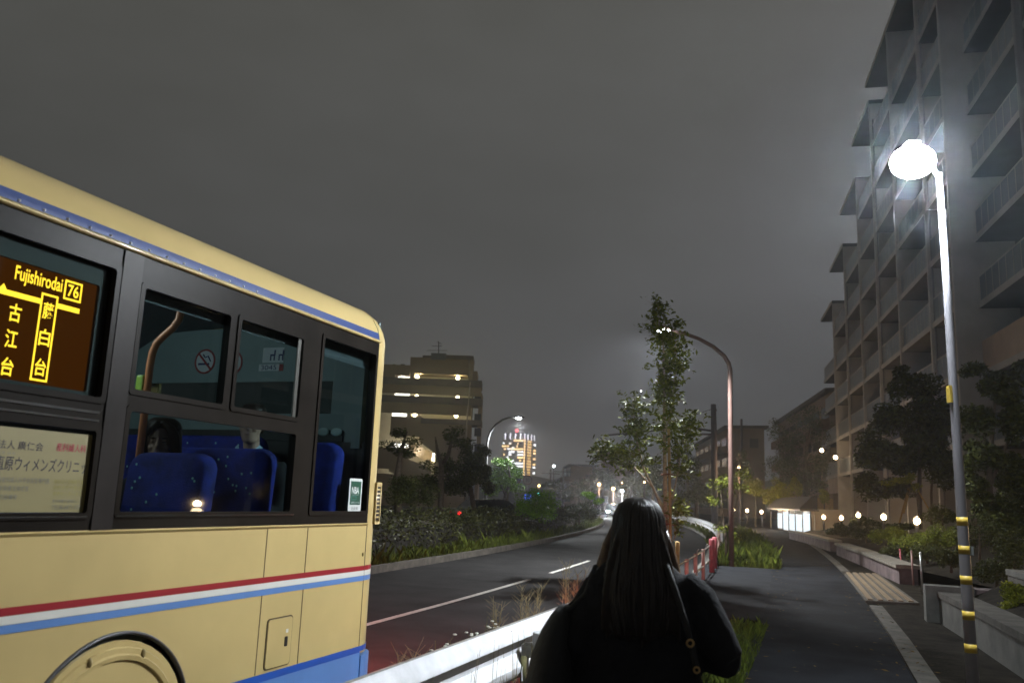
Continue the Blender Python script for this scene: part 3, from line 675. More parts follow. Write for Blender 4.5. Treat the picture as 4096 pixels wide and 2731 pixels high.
def arched_lamp(base, topp, head, mpole, label, power, r0=.075, r1=.04, col=(.95, .98, 1.0), size=.17, name='street_lamp', es=None, elen=.26, kind='POINT'):
    t = thing(name, base, label, 'street lamp')
    v = (head - topp); hz = V((v.x, v.y, 0)); pts = [base, base + (topp - base) * .5, topp]
    for q in (.15, .3, .5, .7, .85, 1.0):
        a = q * pi / 2; pts.append(topp + hz * (1 - cos(a)) ** 1.0 * .92 + V((0, 0, v.z)) * sin(a))
    n = len(pts); MB().tube(pts, [r0 + (r1 - r0) * i / (n-1) for i in range(n)], 12).build('pole', mpole, t, smooth=True)
    e = pts[-1]; d = hz.normalized()
    up = V((0, 0, 1)); sd = d.cross(up)
    MB().loft([[e + d*x + sd*(w*cos(2*pi*k/14)) + up*(h*sin(2*pi*k/14) + .03) for k in range(14)] for x, w, h in ((-.05, .05, .04), (.08, .12, .07), (elen+.1, .13, .08), (elen*2, .10, .05), (elen*2+.1, .03, .03))]).build('lamp_head', mpole, t, smooth=True)
    c = e + d * elen
    MB().ell(c - up*.05, (size, size, .07), 16, 8).build('lamp_lens', es or e_lamp, t, smooth=True)
    if power: lamp('lamp_light', c - up*.16, power, col, t, .12, 'SPOT', c - up*5 + d*.4, 158, .35)
    return t
b2 = on(1680, 1302, .1); d2 = (b2 - EYE).dot(FWD)
arched_lamp(b2, at(1677, 850, d2), at(1530, 757, d2 - 1.2), m_bpole, 'brown arched lamp pole standing in the rough grass at the footway edge', 4300, .07, .045)
b3 = at(1117, 1110, 52); b3.z = .1
arched_lamp(b3, at(1119, 1020, 52), at(1187, 958, 52), mat('dull_grey_pole', (.08, .082, .085), .5, var=.12), 'slim grey arched lamp pole behind the trees left of the lit tower', 9000, .085, .05)

# small far lamps: one object each
m_upole = mat('dark_utility_pole', (.085, .07, .075), .7, var=.2)
e_warm = emit('warm_lamp', (1.0, .60, .26), 14); e_white = emit('far_white_lamp', (.9, .95, 1), 16)
def far_lamp(px, py, dep, m, r, label, bottom=None, power=0, col=(1, .6, .3)):
    c = at(px, py, dep); b0 = V((c.x, c.y, 0.0))
    t = thing('far_street_lamp', b0, label, 'street lamp', 'small street lamps far down the road')
    MB().tube([b0, c + V((0, 0, .2))], [.09, .06], 8).build('pole', m_upole, t, smooth=True)
    MB().ell(c, (r, r, r*.9), 12, 8).build('lamp_globe', m, t, smooth=True)
    if power: lamp('lamp_light', c - FWD*(r + .5) - V((0, 0, .5)), power, col, t, .2)
far_lamp(1272, 1070, 120, e_white, .19, 'small white street lamp standing alone against the sky right of the tower')
far_lamp(1376, 1112, 105, e_warm, .21, 'warm orange globe lamp just left of the pair near the white lamp', power=400)
far_lamp(1408.5, 1122, 100, e_warm, .20, 'warm orange globe lamp beside the bright white far lamp', power=400)
far_lamp(1429, 1127, 100, e_white, .19, 'bright white far lamp lighting the wall behind it', power=900, col=(.95, .97, 1))
far_lamp(1430, 1108, 115, e_warm, .15, 'small orange lamp directly above the white far lamp')
far_lamp(1238, 1115, 130, e_warm, .17, 'orange lamp low over the round green bush', power=300)
far_lamp(1480, 1107, 70, e_warm, .085, 'tiny warm lamp seen between the young tree branches')
far_lamp(1637, 1092, 75, e_warm, .10, 'warm lamp at the foot of the dark utility pole', power=120)
far_lamp(1697, 1073, 62, e_warm, .085, 'warm lamp half hidden in leaves right of the brown lamp pole', power=150)
far_lamp(1158, 1153, 42, e_white, .075, 'low white garden lamp under the bright green tree', power=60, col=(.9, .95, 1))

# ------------------------------------------------------------------ guardrails and fence
m_wrail = mat('white_guardrail_paint', (.76, .77, .79), .62, var=.14, scale=5, spec=.3)
m_galv = mat('galvanised_edge', (.36, .35, .32), .5, metal=.3, var=.25, scale=20)
WP = [(0, .80), (.012, .802), (.02, .785), (.075, .735), (.08, .70), (.02, .645), (.0, .628), (0, .600), (.02, .585), (.08, .53), (.075, .49), (.02, .44), (.0, .425)]
def w_beam(xf, ss, name, label, posts, px_off=.13, group=None, ht=0.0):
    s0 = ss[0]; t = thing(name, (xf(s0), s0, 0), label, 'guardrail', group)
    rings = []
    for s in ss:
        o = [V((xf(s) - .03 + a*.75, s, z + ht)) for a, z in WP]; i = [p + V((-.006, 0, -.002)) for p in o[::-1]]
        rings.append(o + i)
    MB().loft(rings).build('beam', m_wrail, t, auto=.6)
    m = MB()
    m.loft([[V((xf(s) - .04, s, .7965 + ht)), V((xf(s) - .022, s, .7965 + ht)), V((xf(s) - .022, s, .807 + ht)), V((xf(s) - .04, s, .807 + ht))] for s in ss]).build('top_edge', m_galv, t)
    for s in posts:
        x = xf(s) + px_off
        p = MB().tube([(x, s, -.1), (x, s, .735 + ht)], .057, 18).build('post', m_wrail, t, smooth=False, auto=.6)
        MB().ell((x, s, .735 + ht), (.06, .06, .016), 18, 6).build('post_cap', m_wrail, p, smooth=True)
        MB().box((xf(s) + .006, s - .05, .575 + ht), (x - .05, s + .03, .66 + ht)).build('bracket', m_galv, p)
        MB().tube([(xf(s) + .035, s - .07, .42 + ht), (xf(s) + .035, s - .09, .50 + ht), (xf(s) + .035, s - .07, .585 + ht)], .022, 10).build('bracket', mat('mossy_metal', (.14, .13, .05), .8), p, smooth=True)
    return t
nearx = lambda s: -2.03 + .0 * s
post_s = on(1245, 1520, .5); _d = ray(1242, 1480); _p = EYE + _d * ((nearx(0) + .13) / _d.x)
near_posts = [_p.y - 4, _p.y - 2, _p.y, _p.y + 2, _p.y + 4]
gr = w_beam(nearx, [-6, -3, 0, 2, 4, 6, 8, 10.2], 'guardrail', 'white steel guardrail beside the bus, lit up by the street lamp', near_posts)
hb = MB()
for ds, z in ((-.30, .755), (-.245, .76), (-.27, .70), (-.22, .705)): hb.ell((nearx(0) + .012 if z < .73 else nearx(0) - .008, _p.y + ds, z), (.012, .011, .014), 8, 6)
hb.build('bolt_hole', mat('dark_hole', (.03, .03, .03), .8), gr)
MB().prism([V((nearx(0) + .034, _p.y + a, b)) for a, b in ((-.11, .43), (-.03, .42), (.02, .47), (.02, .57), (-.03, .60), (-.09, .56), (-.12, .49))], (.006, 0, 0)).build('joint_plate', m_wrail, gr)
w_beam(lambda s: Rr(s) + .45, [33, 36, 40, 44, 48, 53, 58, 64, 70, 77, 85, 94, 104], 'guardrail', 'distant white guardrail curving left along the far bend of the road', [33.3 + 4*k for k in range(14)])
m_pink = mat('red_lit_post', (.42, .26, .22), .6, var=.25, scale=9); m_redp = mat('red_post', (.36, .085, .10), .5, var=.2, scale=7)  # tail lamp red put into the fence post colours
m_chr = mat('steel_rail', (.5, .5, .48), .3, metal=.8)
fx = lambda s: Rr(s) + .48
fn_ = thing('pipe_fence', (fx(17), 17, 0.0), 'low pipe fence with posts tinted tail lamp red between footway and road', 'fence')
for z in (.62, .30):
    MB().tube([(fx(s), s, z + .1) for s in (12.6, 14, 16, 18.6, 20.8, 23, 26, 29, 32.6)], .017, 10).build('pipe_rail', m_chr, fn_, smooth=True)
for s in (13.2, 14.9, 16.6, 18.6, 23.2, 25.6, 28, 30.4):
    MB().tube([(fx(s), s, 0), (fx(s), s, .75)], .036, 12).build('post', m_pink, fn_, smooth=True)
for s, h in ((20.8, .86), (22.2, .86)):
    MB().tube([(fx(s) + .06, s, 0), (fx(s) + .06, s, h), (fx(s) + .06, s, h + .03)], [.065, .065, .045], 14).build('gate_post', m_redp, fn_, smooth=True)
for s in (17.0, 19.6): MB().tube([(fx(s), s, .72), (fx(s), s, .78), (fx(s) + .03, s, .82)], .012, 8).build('reflector', m_chr, fn_, smooth=True)

# ------------------------------------------------------------------ right-hand edge of the footway
m_grate = mat('bench_grate', (.22, .16, .10), .55, var=.3, scale=12)
gs0, gs1 = 16.45, 23.3
gt = thing('drain_grate', (1.0, 20, .12), 'ribbed drain grate lying at the right edge of the footway', 'drain grate')
MB().prism([(.55, gs0, .04), (1.42, gs0 + .25, .04), (1.12, gs1 + .5, .04), (.32, gs1, .04)], (0, 0, .10)).build('grate_frame', m_cond, gt)
for k in range(5):
    u = .1 + k * .19
    a = V((.55 + .87*u, gs0 + .1 + .25*u, .145)); b_ = V((.32 + .80*u, gs1 + .4*u, .145))
    MB().beam(a, b_, .085, .03).build('rib', m_grate, gt)
def wall(name, pts, w, h0, h1, m, label, cap=None, capw=.1):
    t = thing(name, (pts[0][0], pts[0][1], h0), label, 'wall')
    MB().loft([[(x - w/2, y, h0), (x + w/2, y, h0), (x + w/2, y, h1), (x - w/2, y, h1)] for x, y in pts]).build('wall_body', m, t)
    if cap: MB().loft([[(x - w/2 - capw, y + (capw if i else -capw), h1 + .003), (x + w/2 + .05, y + (capw if i else -capw), h1 + .003), (x + w/2 + .05, y + (capw if i else -capw), h1 + .085), (x - w/2 - capw, y + (capw if i else -capw), h1 + .085)] for i, (x, y) in enumerate(pts)]).build('capstone', cap, t)
    return t
m_slab = mat('pale_capstone', (.21, .19, .155), .7, var=.35, scale=8, bump=.3, bscale=50)
m_stone = mat('purple_grey_stone', (.15, .115, .115), .85, var=.4, scale=3.5, bump=.5, bscale=30)
wall('low_wall', [(1.62, 21.3), (1.35, 24), (1.1, 27), (.75, 30), (.40, 33.2)], .38, .05, .44, m_stone, 'low stone bench wall with a pale capstone beyond the drain grate', m_slab, .06)
wall('low_wall', [(.20, 35.6), (-.3, 39), (-.95, 43), (-1.8, 47.5)], .38, .05, .46, m_stone, 'farther low stone wall running up to the lit white entrance', m_slab, .06)
wall('retaining_wall', [(2.15, 4.5), (2.05, 7.0), (1.92, 9.5), (1.78, 12), (1.62, 14.2)], .3, .0, .46, m_conc, 'grey concrete retaining wall behind the banded lamp pole', m_cond, .02)
wall('retaining_wall', [(3.1, 6), (2.9, 9), (2.7, 12), (2.6, 14.6)], .32, .0, .82, m_cond, 'taller back tier of the concrete retaining wall under the shrubs', m_conc, .02)
MB_ = MB().box((1.30, 14.25, .05), (1.95, 14.6, .62)).build('gate_pillar', m_conc); tag(MB_, 'short square concrete pillar at the end of the retaining wall', 'pillar')
MB_ = MB().box((1.98, 14.3, .05), (2.6, 14.75, .60)).build('gate_pillar', m_stone); tag(MB_, 'short brownish stone pillar touching the concrete pillar', 'pillar')
tag(MB().add([(2.3, 4, .5), (2.9, 4, .8), (2.6, 14.6, .8), (1.8, 14.2, .45)], [(0, 1, 2, 3)]).build('planting_bed', m_soil), kind='structure')
bed = MB(); rr = []
for s, x0 in ((16.5, 2.9), (21.2, 1.85), (24, 1.55), (27, 1.3), (30, .95), (33.2, .6), (36, .4), (40, -.15), (44, -.85), (47.5, -1.5), (58, -1.0)):
    h = 1 if s < 34 else .45
    rr.append([(x0, s, .42), (x0 + 1.0, s, .42 + .2*h), (x0 + 3.2, s, .42 + .43*h), (x0 + 7, s, .42 + .58*h), (x0 + 26, s, 1.0)])
bed.loft(rr, cap=False, closed=False).build('planting_bed', m_soil)
tag(bpy.data.objects['planting_bed.001'] if 'planting_bed.001' in bpy.data.objects else bpy.data.objects['planting_bed'], kind='structure')
for px, yt, yb, col, lab in ((2069, 1262, 1322, m_redp, 'thin red tipped marker pole, left one of three by the retaining wall'), (2095.5, 1266, 1340, mat('grey_red_post', (.30, .18, .16), .5), 'thin grey marker pole in the middle of three by the retaining wall'), (2116, 1270, 1357, m_chr, 'thin shiny steel marker pole nearest the concrete pillar')):
    b0 = on(px + 3, yb + 4, .1); dd = (b0 - EYE).dot(FWD); t0 = at(px - 2, yt, dd)
    o = MB().tube([b0, t0], .021, 10); o.ell(t0, (.026, .026, .03), 10, 6)
    tag(o.build('marker_pole', col, None, True, b0), lab, 'marker pole', 'marker poles by the retaining wall')

# path lamps: short bollards with a glowing head
e_bol = emit('bollard_glow', (1.0, .72, .42), 26); m_bol = mat('bollard_bronze', (.05, .04, .035), .5)
def path_lamp(px, py, dep, label, zb, power, r=.1):
    c = at(px, py, dep) if px is not None else V(py); b0 = V((c.x, c.y, zb))
    t = thing('path_lamp', b0, label, 'path lamp', 'warm path lamps along the planting')
    MB().tube([b0, c - V((0, 0, .12))], .06, 12).build('post', m_bol, t, smooth=True)
    MB().ell(c, (r*.95, r*.95, r*1.05), 14, 10).build('lamp_glass', e_bol, t, smooth=True)
    MB().tube([c + V((0, 0, .083)), c + V((0, 0, .115)), c + V((0, 0, .14))], [r*.5, r*.5, r*.25], 14).build('lamp_cap', m_bol, t, smooth=True)
    for s in ('PT',): lamp('lamp_light', c + V((0, 0, r + .06)), power, (1, .66, .34), t, .05)
    return t
path_lamp(2106, 1196, 26, 'warm path lamp, biggest and closest one seen left of the banded pole', .7, 34)
path_lamp(2029.5, 1187, 32, 'warm path lamp in the shrubs beneath the staked tree', .7, 30)
path_lamp(1971.5, 1182.5, 39, 'warm path lamp standing before the apartment corner pier', .75, 55)
path_lamp(1932.5, 1189, 44, 'warm path lamp at the right end of the beige wall', .75, 120, .1)
path_lamp(1892, 1187, 47, 'warm path lamp on a dark post before the beige wall', .5, 300, .1)
path_lamp(1749, 1175, 62, 'warm path lamp, right one of three beyond the tiled roof', .3, 170, .11)
path_lamp(1716, 1172, 65, 'warm path lamp, middle one of three beyond the tiled roof', .3, 170, .11)
path_lamp(1685, 1170, 68, 'warm path lamp, left one of three beyond the tiled roof', .3, 170, .11)
path_lamp(None, (4.4, 12.2, 1.17), 0, 'warm path lamp deep in the shrubs far right of the banded pole', .75, 120, .11)
# wall lamps of the apartment house (built further down)

# lit ramp entrance and beige wall
e_panel = emit('wall_glow_panel', (.86, .95, 1.0), 1.15)  # glow put into the panels in place of light on the white wall
m_beige = mat('beige_render', (.42, .36, .29), .8, var=.12, scale=2, bump=.2, bscale=60)
P0 = on(1857, 1229, .12); P1 = on(1781, 1214, .12)
ent = thing('ramp_entrance', P0, 'bright white lit ramp entrance under a dark tiled roof', 'entrance')
ud = (P1 - P0); ud.z = 0; ln = ud.length; ud.normalize(); nd = V((-ud.y, ud.x, 0))
if nd.dot(EYE - P0) < 0: nd = -nd
zt = at(1857, 1174, (P0 - EYE).dot(FWD)).z
MB().obox(P0 + ud*ln/2 - nd*.3 + V((0, 0, (zt - .12)/2)), ud*ln/2, nd*.1, V((0, 0, (zt-.12)/2))).build('back_wall', m_beige, ent)
nb_ = 5
for k in range(nb_):
    a = P0 + ud * (ln * (k + .01) / nb_); b_ = P0 + ud * (ln * (k + .99) / nb_); h0, h1 = (.10, zt - .35) if k % 3 else (.05, zt - .25)
    q = MB().prism([a - nd*.19 + V((0,0,h0)), b_ - nd*.19 + V((0,0,h0)), b_ - nd*.19 + V((0,0,h1)), a - nd*.19 + V((0,0,h1))], nd * .02).build('wall_glow_panel', e_panel, ent)
    MB().obox(P0 + ud * (ln * k / nb_) - nd*.15 + V((0, 0, (zt-.12)/2)), ud*.03, nd*.04, V((0, 0, (zt-.12)/2))).build('frame_post', m_bol, ent)
MB().obox(P0 + ud*ln/2 - nd*.02 + V((0, 0, zt - .05)), ud*(ln/2 + .4), nd*.55, V((0, 0, .05))).build('eave', m_bol, ent)
rf = MB(); rf.prism([P0 - ud*.4 + nd*.6 + V((0, 0, zt + .01)), P0 - ud*.4 - nd*.5 + V((0, 0, zt + .01)), P0 - ud*.4 - nd*.5 + V((0, 0, zt + .8)), P0 - ud*.4 - nd*.2 + V((0, 0, zt + .8))], ud * (ln + .8)).build('roof', mat('dark_roof_tile', (.007, .0075, .010), .7, var=.4, scale=2.2, bump=.6, bscale=9), ent)
lamp('entrance_light', P0 + ud*2.2 + nd*.35 + V((0, 0, zt - .25)), 60, (.85, .95, 1), ent, .15); lamp('entrance_light', P0 + ud*9 + nd*.35 + V((0, 0, zt - .25)), 90, (.85, .95, 1), ent, .15)
Q1 = on(1925, 1210, .3); q0 = P0 - nd*.35
bw = thing('beige_wall', q0, 'smooth beige wall end lit by the path lamps, beside the ramp entrance', 'wall')
qe = at(1928, 1190, (P0 - EYE).dot(FWD)); qe = V((qe.x, qe.y, .12))
MB().beam(q0 + V((0, 0, (zt)/2)), qe + V((0, 0, zt/2 - 0.0)), .3, zt + .1).build('wall_body', m_beige, bw)

# utility pole, signs, signals
b0 = at(1641, 1110, 62); b0.z = 0
up = thing('utility_pole', b0, 'dark utility pole with long cross arms between the young tree and brown lamp pole', 'utility pole')
MB().tube([b0, at(1640, 1000, 62), at(1638.5, 928, 62)], [.24, .22, .19], 14).build('pole', m_upole, up, smooth=True)
MB().tube([at(1634, 943, 62), at(1645, 940, 62)], .14, 10).build('insulator_cap', m_upole, up, smooth=True)
MB().beam(at(1640, 990, 62), at(1575, 980, 64), .16, .16).build('cross_arm', m_upole, up); MB().beam(at(1640, 997, 62), at(1578, 997, 64), .16, .14).build('cross_arm', m_upole, up)
MB().beam(at(1576, 982, 64), at(1395, 999, 68), .12, .12).build('cross_arm', m_upole, up)
MB().ell(at(1546, 979, 65), (.35, .3, .28), 12, 8).build('transformer', m_upole, up, smooth=True); MB().ell(at(1437, 993, 67), (.3, .25, .25), 12, 8).build('transformer', m_upole, up, smooth=True)
MB().tube([at(1638, 938, 62), at(1560, 965, 64), at(1500, 985, 70)], .02, 6).build('wire', m_upole, up)
for px, fcol, label in ((1186, mat('sign_blue', (.012, .012, .09), .5), 'round dark blue road sign with a red rim before the lit tower'), (1211.5, mat('sign_dim_white', (.16, .12, .12), .5), 'round speed limit road sign with a red ring before the lit tower')):
    c = at(px, 1102 if px > 1200 else 1100, 80); o0 = V((c.x, c.y, 0))
    t = thing('road_sign', o0, label, 'road sign', 'round road signs before the lit tower')
    MB().tube([o0, c], .05, 8).build('post', m_gpole, t, smooth=True)
    def dsk(r, o): return [c + RGT*(r*cos(2*pi*k/28)) + V((0, 0, r*sin(2*pi*k/28))) - FWD*o for k in range(28)]
    MB().prism(dsk(.46, .06), FWD * .03).build('sign_rim', mat('sign_rim_red', (.10, .012, .015), .5), t); MB().prism(dsk(.37, .075), FWD * .014).build('sign_face', fcol, t)
    if px > 1200: text('30', c - FWD*.08, RGT, V((0, 0, 1)), .42, .36, mat('sign_digit', (.05, .02, .04), .5), 'lettering', t)
    else: MB().beam(c - RGT*.27 + V((0,0,.27)) - FWD*.08, c + RGT*.27 - V((0,0,.27)) - FWD*.08, .01, .07).build('sign_bar', mat('sign_rim_red', (.10, .012, .015), .5), t)
c = at(1212.5, 1141, 85)
t = thing('direction_sign', V((c.x, c.y, 0)), 'small glowing blue sign above the bushes right of the round green bush', 'road sign')
MB().tube([V((c.x, c.y, 0)), c], .05, 8).build('post', m_gpole, t); MB().obox(c - FWD*.06, RGT*.34, FWD*.02, V((0, 0, .26))).build('sign_face', emit('blue_sign_light', (.05, .14, .9), 1.1), t)
c = at(1237, 1135, 110); t = thing('traffic_signal', V((c.x, c.y, 0)), 'traffic signal showing a teal green light under the orange lamp', 'traffic signal')
MB().tube([V((c.x, c.y, 0)), c + V((0, 0, .4))], .06, 8).build('post', m_gpole, t); MB().obox(c + FWD*.1, RGT*.6, FWD*.1, V((0, 0, .25))).build('signal_housing', m_bol, t); MB().ell(c - FWD*.02, (.2, .08, .2), 12, 8).build('signal_lens', emit('signal_teal', (.15, .95, .75), 3.5), t, smooth=True)

# ------------------------------------------------------------------ apartment house on the right
YH = .2351 - YAW            # its facade runs this far off the bus direction
hd_ = V((sin(YH), cos(YH), 0)); hn_ = V((cos(YH), -sin(YH), 0))
E0 = at(3355 / K, 1900 / K, 72); E0.z = 0
def A(u, n, z): return E0 - hd_ * u - hn_ * n + V((0, 0, z))       # u toward the camera, n out of the facade
apt = thing('apartment_house', E0, 'large stepped apartment house with rows of balconies behind the bright street lamp', 'building')
m_fac = mat('facade_render', (.28, .275, .285), .8, var=.12, scale=.5, bump=.1, bscale=30)
m_facw = mat('facade_tile_warm', (.46, .35, .27), .75, var=.15, scale=.7)
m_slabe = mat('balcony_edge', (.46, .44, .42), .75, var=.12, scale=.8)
m_slab = mat('balcony_soffit_shade', (.10, .105, .12), .8, var=.15, scale=.8)  # underside shade put into the slab colour
m_bal = mat('balcony_panel', (.115, .145, .175), .28, var=.2, scale=.6)
m_win = mat('dark_window_glass', (.02, .022, .026), .12, var=.3, scale=.5)
def AB(m, u0, u1, n0, n1, z0, z1):
    c = A((u0+u1)/2, (n0+n1)/2, (z0+z1)/2)
    return m.obox(c, hd_ * (u1-u0)/2, hn_ * (n1-n0)/2, V((0, 0, (z1-z0)/2)))
FZ = [1.75, 4.7, 7.68, 10.65, 13.6, 16.55, 19.5, 22.5, 25.4, 28.4]
bays = [(-6.7, .78, 5), (1.02, 7.7, 6), (7.92, 14.4, 7), (14.64, 20.5, 8), (20.7, 26.6, 9), (26.82, 33.3, 9), (33.54, 37.4, 9), (37.7, 44.5, 9), (44.7, 51.5, 9), (51.7, 58.5, 9)]
roof_z = {5: 19.5, 6: 22.5, 7: 25.4, 8: 28.4, 9: 30.0}
m = MB()
for u0, u1, k in bays: AB(m, u0 - .2, u1 + .2, -13, -2.0 - (.85 if u0 > 37.5 else 0), 0, roof_z[k] - .05)
m.build('wall', m_fac, apt)
for i, (u0, u1, k) in enumerate(bays):
    rec = -.85 if u0 > 37.5 else 0.0
    ua = u0 - (.9 if (i == 0 or bays[i-1][2] != k) and i else 0)
    for j in range(1, k + 1):
        z = FZ[j] if j < k else roof_z[k]
        top = j == k
        n1 = .12 + rec if not top else .25 + rec
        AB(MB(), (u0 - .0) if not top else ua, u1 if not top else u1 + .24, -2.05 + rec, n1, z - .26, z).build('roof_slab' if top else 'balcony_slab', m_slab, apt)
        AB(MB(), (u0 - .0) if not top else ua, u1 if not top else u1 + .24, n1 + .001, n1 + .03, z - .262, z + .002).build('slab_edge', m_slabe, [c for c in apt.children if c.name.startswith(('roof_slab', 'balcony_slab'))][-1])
        if top: continue
        solid = (u0 > 37.5 and j == 2)
        b = MB()
        if solid: AB(b, u0, u1, -.06 + rec, .10 + rec, z + .002, z + 1.28); b.build('balustrade', m_facw, apt)
        else:
            AB(b, u0 + .02, u1 - .02, -.0 + rec, .05 + rec, z + .03, z + 1.12); bo = b.build('balustrade', m_bal, apt)
            rb = MB(); nq = max(int((u1 - u0) / .8), 2)
            for q_ in range(nq + 1): AB(rb, u0 + .03 + (u1-u0-.06)*q_/nq - .015, u0 + .03 + (u1-u0-.06)*q_/nq + .015, .051 + rec, .065 + rec, z + .03, z + 1.12)
            AB(rb, u0 + .02, u1 - .02, .0 + rec, .08 + rec, z + 1.121, z + 1.165); rb.build('balustrade_rib', m_slabe, bo)
        w = AB(MB(), u0 + 2.0, u1 - .7, -2.03 + rec, -1.985 + rec, z + .05, z + 2.2).build('window', m_win, apt)
        if (i, j) in ((2, 3), (4, 4), (4, 2), (6, 5)): AB(MB(), u0 + 2.1, u0 + 2.1 + (u1-u0-2.9)*.48, -1.984 + rec, -1.97 + rec, z + .1, z + 2.1).build('added_lit_curtain', emit('added_curtain_glow', (1.0, .62, .36), .16), w)  # faint glowing curtains added at arbitrary bays
        if (i + j) % 2: AB(MB(), u0 + .35, u0 + 1.15, -1.6 + rec, -1.25 + rec, z + .03, z + .66).build('air_conditioner', m_fac, apt)
        if i % 3 == 0: AB(MB(), u0 + 2.0 + (u1-u0-2.7)/2 - .03, u0 + 2.0 + (u1-u0-2.7)/2 + .03, -1.985 + rec, -1.96 + rec, z + .05, z + 2.2).build('window_frame', m_alu, w)
for u, zt in ((.9, 19.45), (7.8, 22.45), (14.52, 25.35), (20.6, 28.35), (26.7, 29.9), (33.42, 29.9), (37.55, 29.9), (44.6, 29.9), (51.6, 29.9), (58.6, 29.9)):
    rec = -.72 if u > 38 else 0
    AB(MB(), u - .12, u + .12, -2.3, .22 + rec, .0, zt).build('fin_wall', m_slabe if u < 38 else m_fac, apt)
AB(MB(), -6.8, -6.6, -4, -1.6, 4.4, 19.4).build('fin_wall', m_fac, apt)
# end parapets of the left balconies and lit ground storey
for z in FZ[1:5]: AB(MB(), -6.72, -6.66, -2.0, .05, z + .03, z + 1.12).build('balustrade', m_bal, apt)
AB(MB(), -6.7, .7, -.1, .06, 3.15, 4.43).build('ground_parapet', m_facw, apt)
AB(MB(), .25, .77, -.5, .1, 0, 4.43).build('corner_pier', m_facw, apt)
for u in (1.6, 3.6, 5.6): AB(MB(), u, u + 1.5, -1.99, -1.95, .5, 3.6).build('window', m_win, apt)
for u, z in ((-8.2, 5.0), (-1.3, 3.95)): pass
for u0, u1, k in bays[2:]:
    AB(MB(), u0 + .3, u1 - .3, -1.98 - (.85 if u0 > 37.5 else 0), -1.93 - (.85 if u0 > 37.5 else 0), .4, 4.3).build('window', m_win, apt)  # dark panes added so the lamp-lit ground storey stays dark
for u in (7.8, 20.6, 33.42, 44.6): MB().tube([A(u + .2, .05 if u < 38 else -.7, 1), A(u + .2, .05 if u < 38 else -.7, 19 if u < 10 else 27)], .045, 8).build('drain_pipe', m_fac, apt, smooth=True)
def wall_lamp(px, py, dep, lab):
    c = at(px, py, dep); t = thing('wall_lamp', c, lab, 'lamp', 'twin warm lamps on the apartment corner')
    MB().ell(c, (.15, .15, .15), 12, 8).build('lamp_globe', e_bol, t, smooth=True)
    MB().beam(c, c + RGT*.8 + FWD*.3, .05, .05).build('bracket', m_bol, t); lamp('lamp_light', c - FWD*.4, 30, (1, .70, .42), t, .1)
wall_lamp(1887.5, 1034, 70, 'left warm lamp of the pair high on the apartment corner, before dark trees')
wall_lamp(1919, 1050, 66, 'right warm lamp of the pair high on the apartment corner pier')
ft = thing('timber_fence', at(1870, 1170, 60), 'lit slatted timber fence behind the beige wall', 'fence')
for k in range(7):
    c = at(1850 + 9.5*k, 1172 - .8*k, 62); MB().obox(V((c.x, c.y, 1.75)), RGT*.22, FWD*.03, V((0, 0, .75))).build('fence_panel', mat('fence_timber', (.42, .28, .12), .7, var=.3, scale=9), ft)

# ------------------------------------------------------------------ stair block on the left
D2 = 112.0
def lp(lx, ly, dd=0.0): return at(775.2 + .18307*lx, 689 + .18307*ly, D2 + dd)
m_sb = mat('stair_block_render', (.21, .155, .09), .85, var=.1, scale=.35)
m_sbd = mat('stair_block_slab', (.10, .08, .07), .85, var=.2, scale=1)
m_sbw = mat('corridor_wall', (.55, .50, .36), .8, var=.08, scale=1)
e_cor = emit('corridor_globe', (1.0, .86, .52), 14); e_cw = emit('corridor_window', (1.0, .97, .86), 3.2)
base = lp(1300, 2500); base.z = 0
sb = thing('stair_block', base, 'tan apartment block with lit open stair landings left of the slim lamp', 'building')
def LX(m, x0, x1, y0, y1, d0, d1):       # box given in elevation of the block (x across, y down)
    a = lp(x0, y1); b_ = lp(x1, y0); ux = (b_ - a).dot(RGT); uz = b_.z - a.z
    c = a + RGT*ux/2 + V((0, 0, uz/2)) + FWD*(d0 + d1)/2
    return m.obox(c, RGT*ux/2, FWD*(d1-d0)/2, V((0, 0, uz/2)))
def lbox(name, mt, x0, x1, y0, y1, d0, d1, par=None): return LX(MB(), x0, x1, y0, y1, d0, d1).build(name, mt, par or sb)
lbox('rear_wall', m_sbw, 300, 1690, 900, 2700, 3.2, 3.6)
lbox('wall', m_sb, 905, 1640, 742, 915, 0, 3.3); lbox('wall', m_sb, 1640, 1705, 735, 1022, 0.2, 3.3)
lbox('roof_slab', m_sbd, 1365, 1708, 706, 736, -.4, 4); lbox('roof_slab', m_sbd, 1060, 1365, 694, 742, .6, 4)
lbox('roof_tank', mat('roof_tank', (.09, .095, .105), .6), 1172, 1364, 672, 745, -.2, 2.5)
lbox('wall', m_sb, 300, 905, 812, 920, .4, 3.3); lbox('roof_tank', m_sbd, 680, 715, 792, 815, .8, 2); lbox('roof_tank', m_sbd, 782, 832, 792, 815, .8, 2)
for y0, y1, x0 in ((1016, 1042, 300), (1240, 1268, 300), (1512, 1546, 1050)): lbox('landing_slab', m_sbd, x0, 1812, y0, y1, -.5, 3.3)
lbox('parapet', m_sb, 300, 1812, 1043, 1153, -.25, 0.05); lbox('parapet', m_sb, 300, 1680, 1269, 1400, -.25, 0.05); lbox('parapet', m_sb, 1055, 1680, 1547, 1780, -.25, .05)
lbox('wall', m_sb, 905, 970, 915, 1016, 0, .4); lbox('wall', m_sb, 1622, 1700, 1022, 2700, 0, 3.3); lbox('wall', m_sb, 860, 928, 1400, 1560, 0, .4)
lbox('parapet', m_sb, 300, 720, 920, 1016, .3, .6); lbox('parapet', m_sb, 660, 1050, 1470, 1700, -.2, .05)
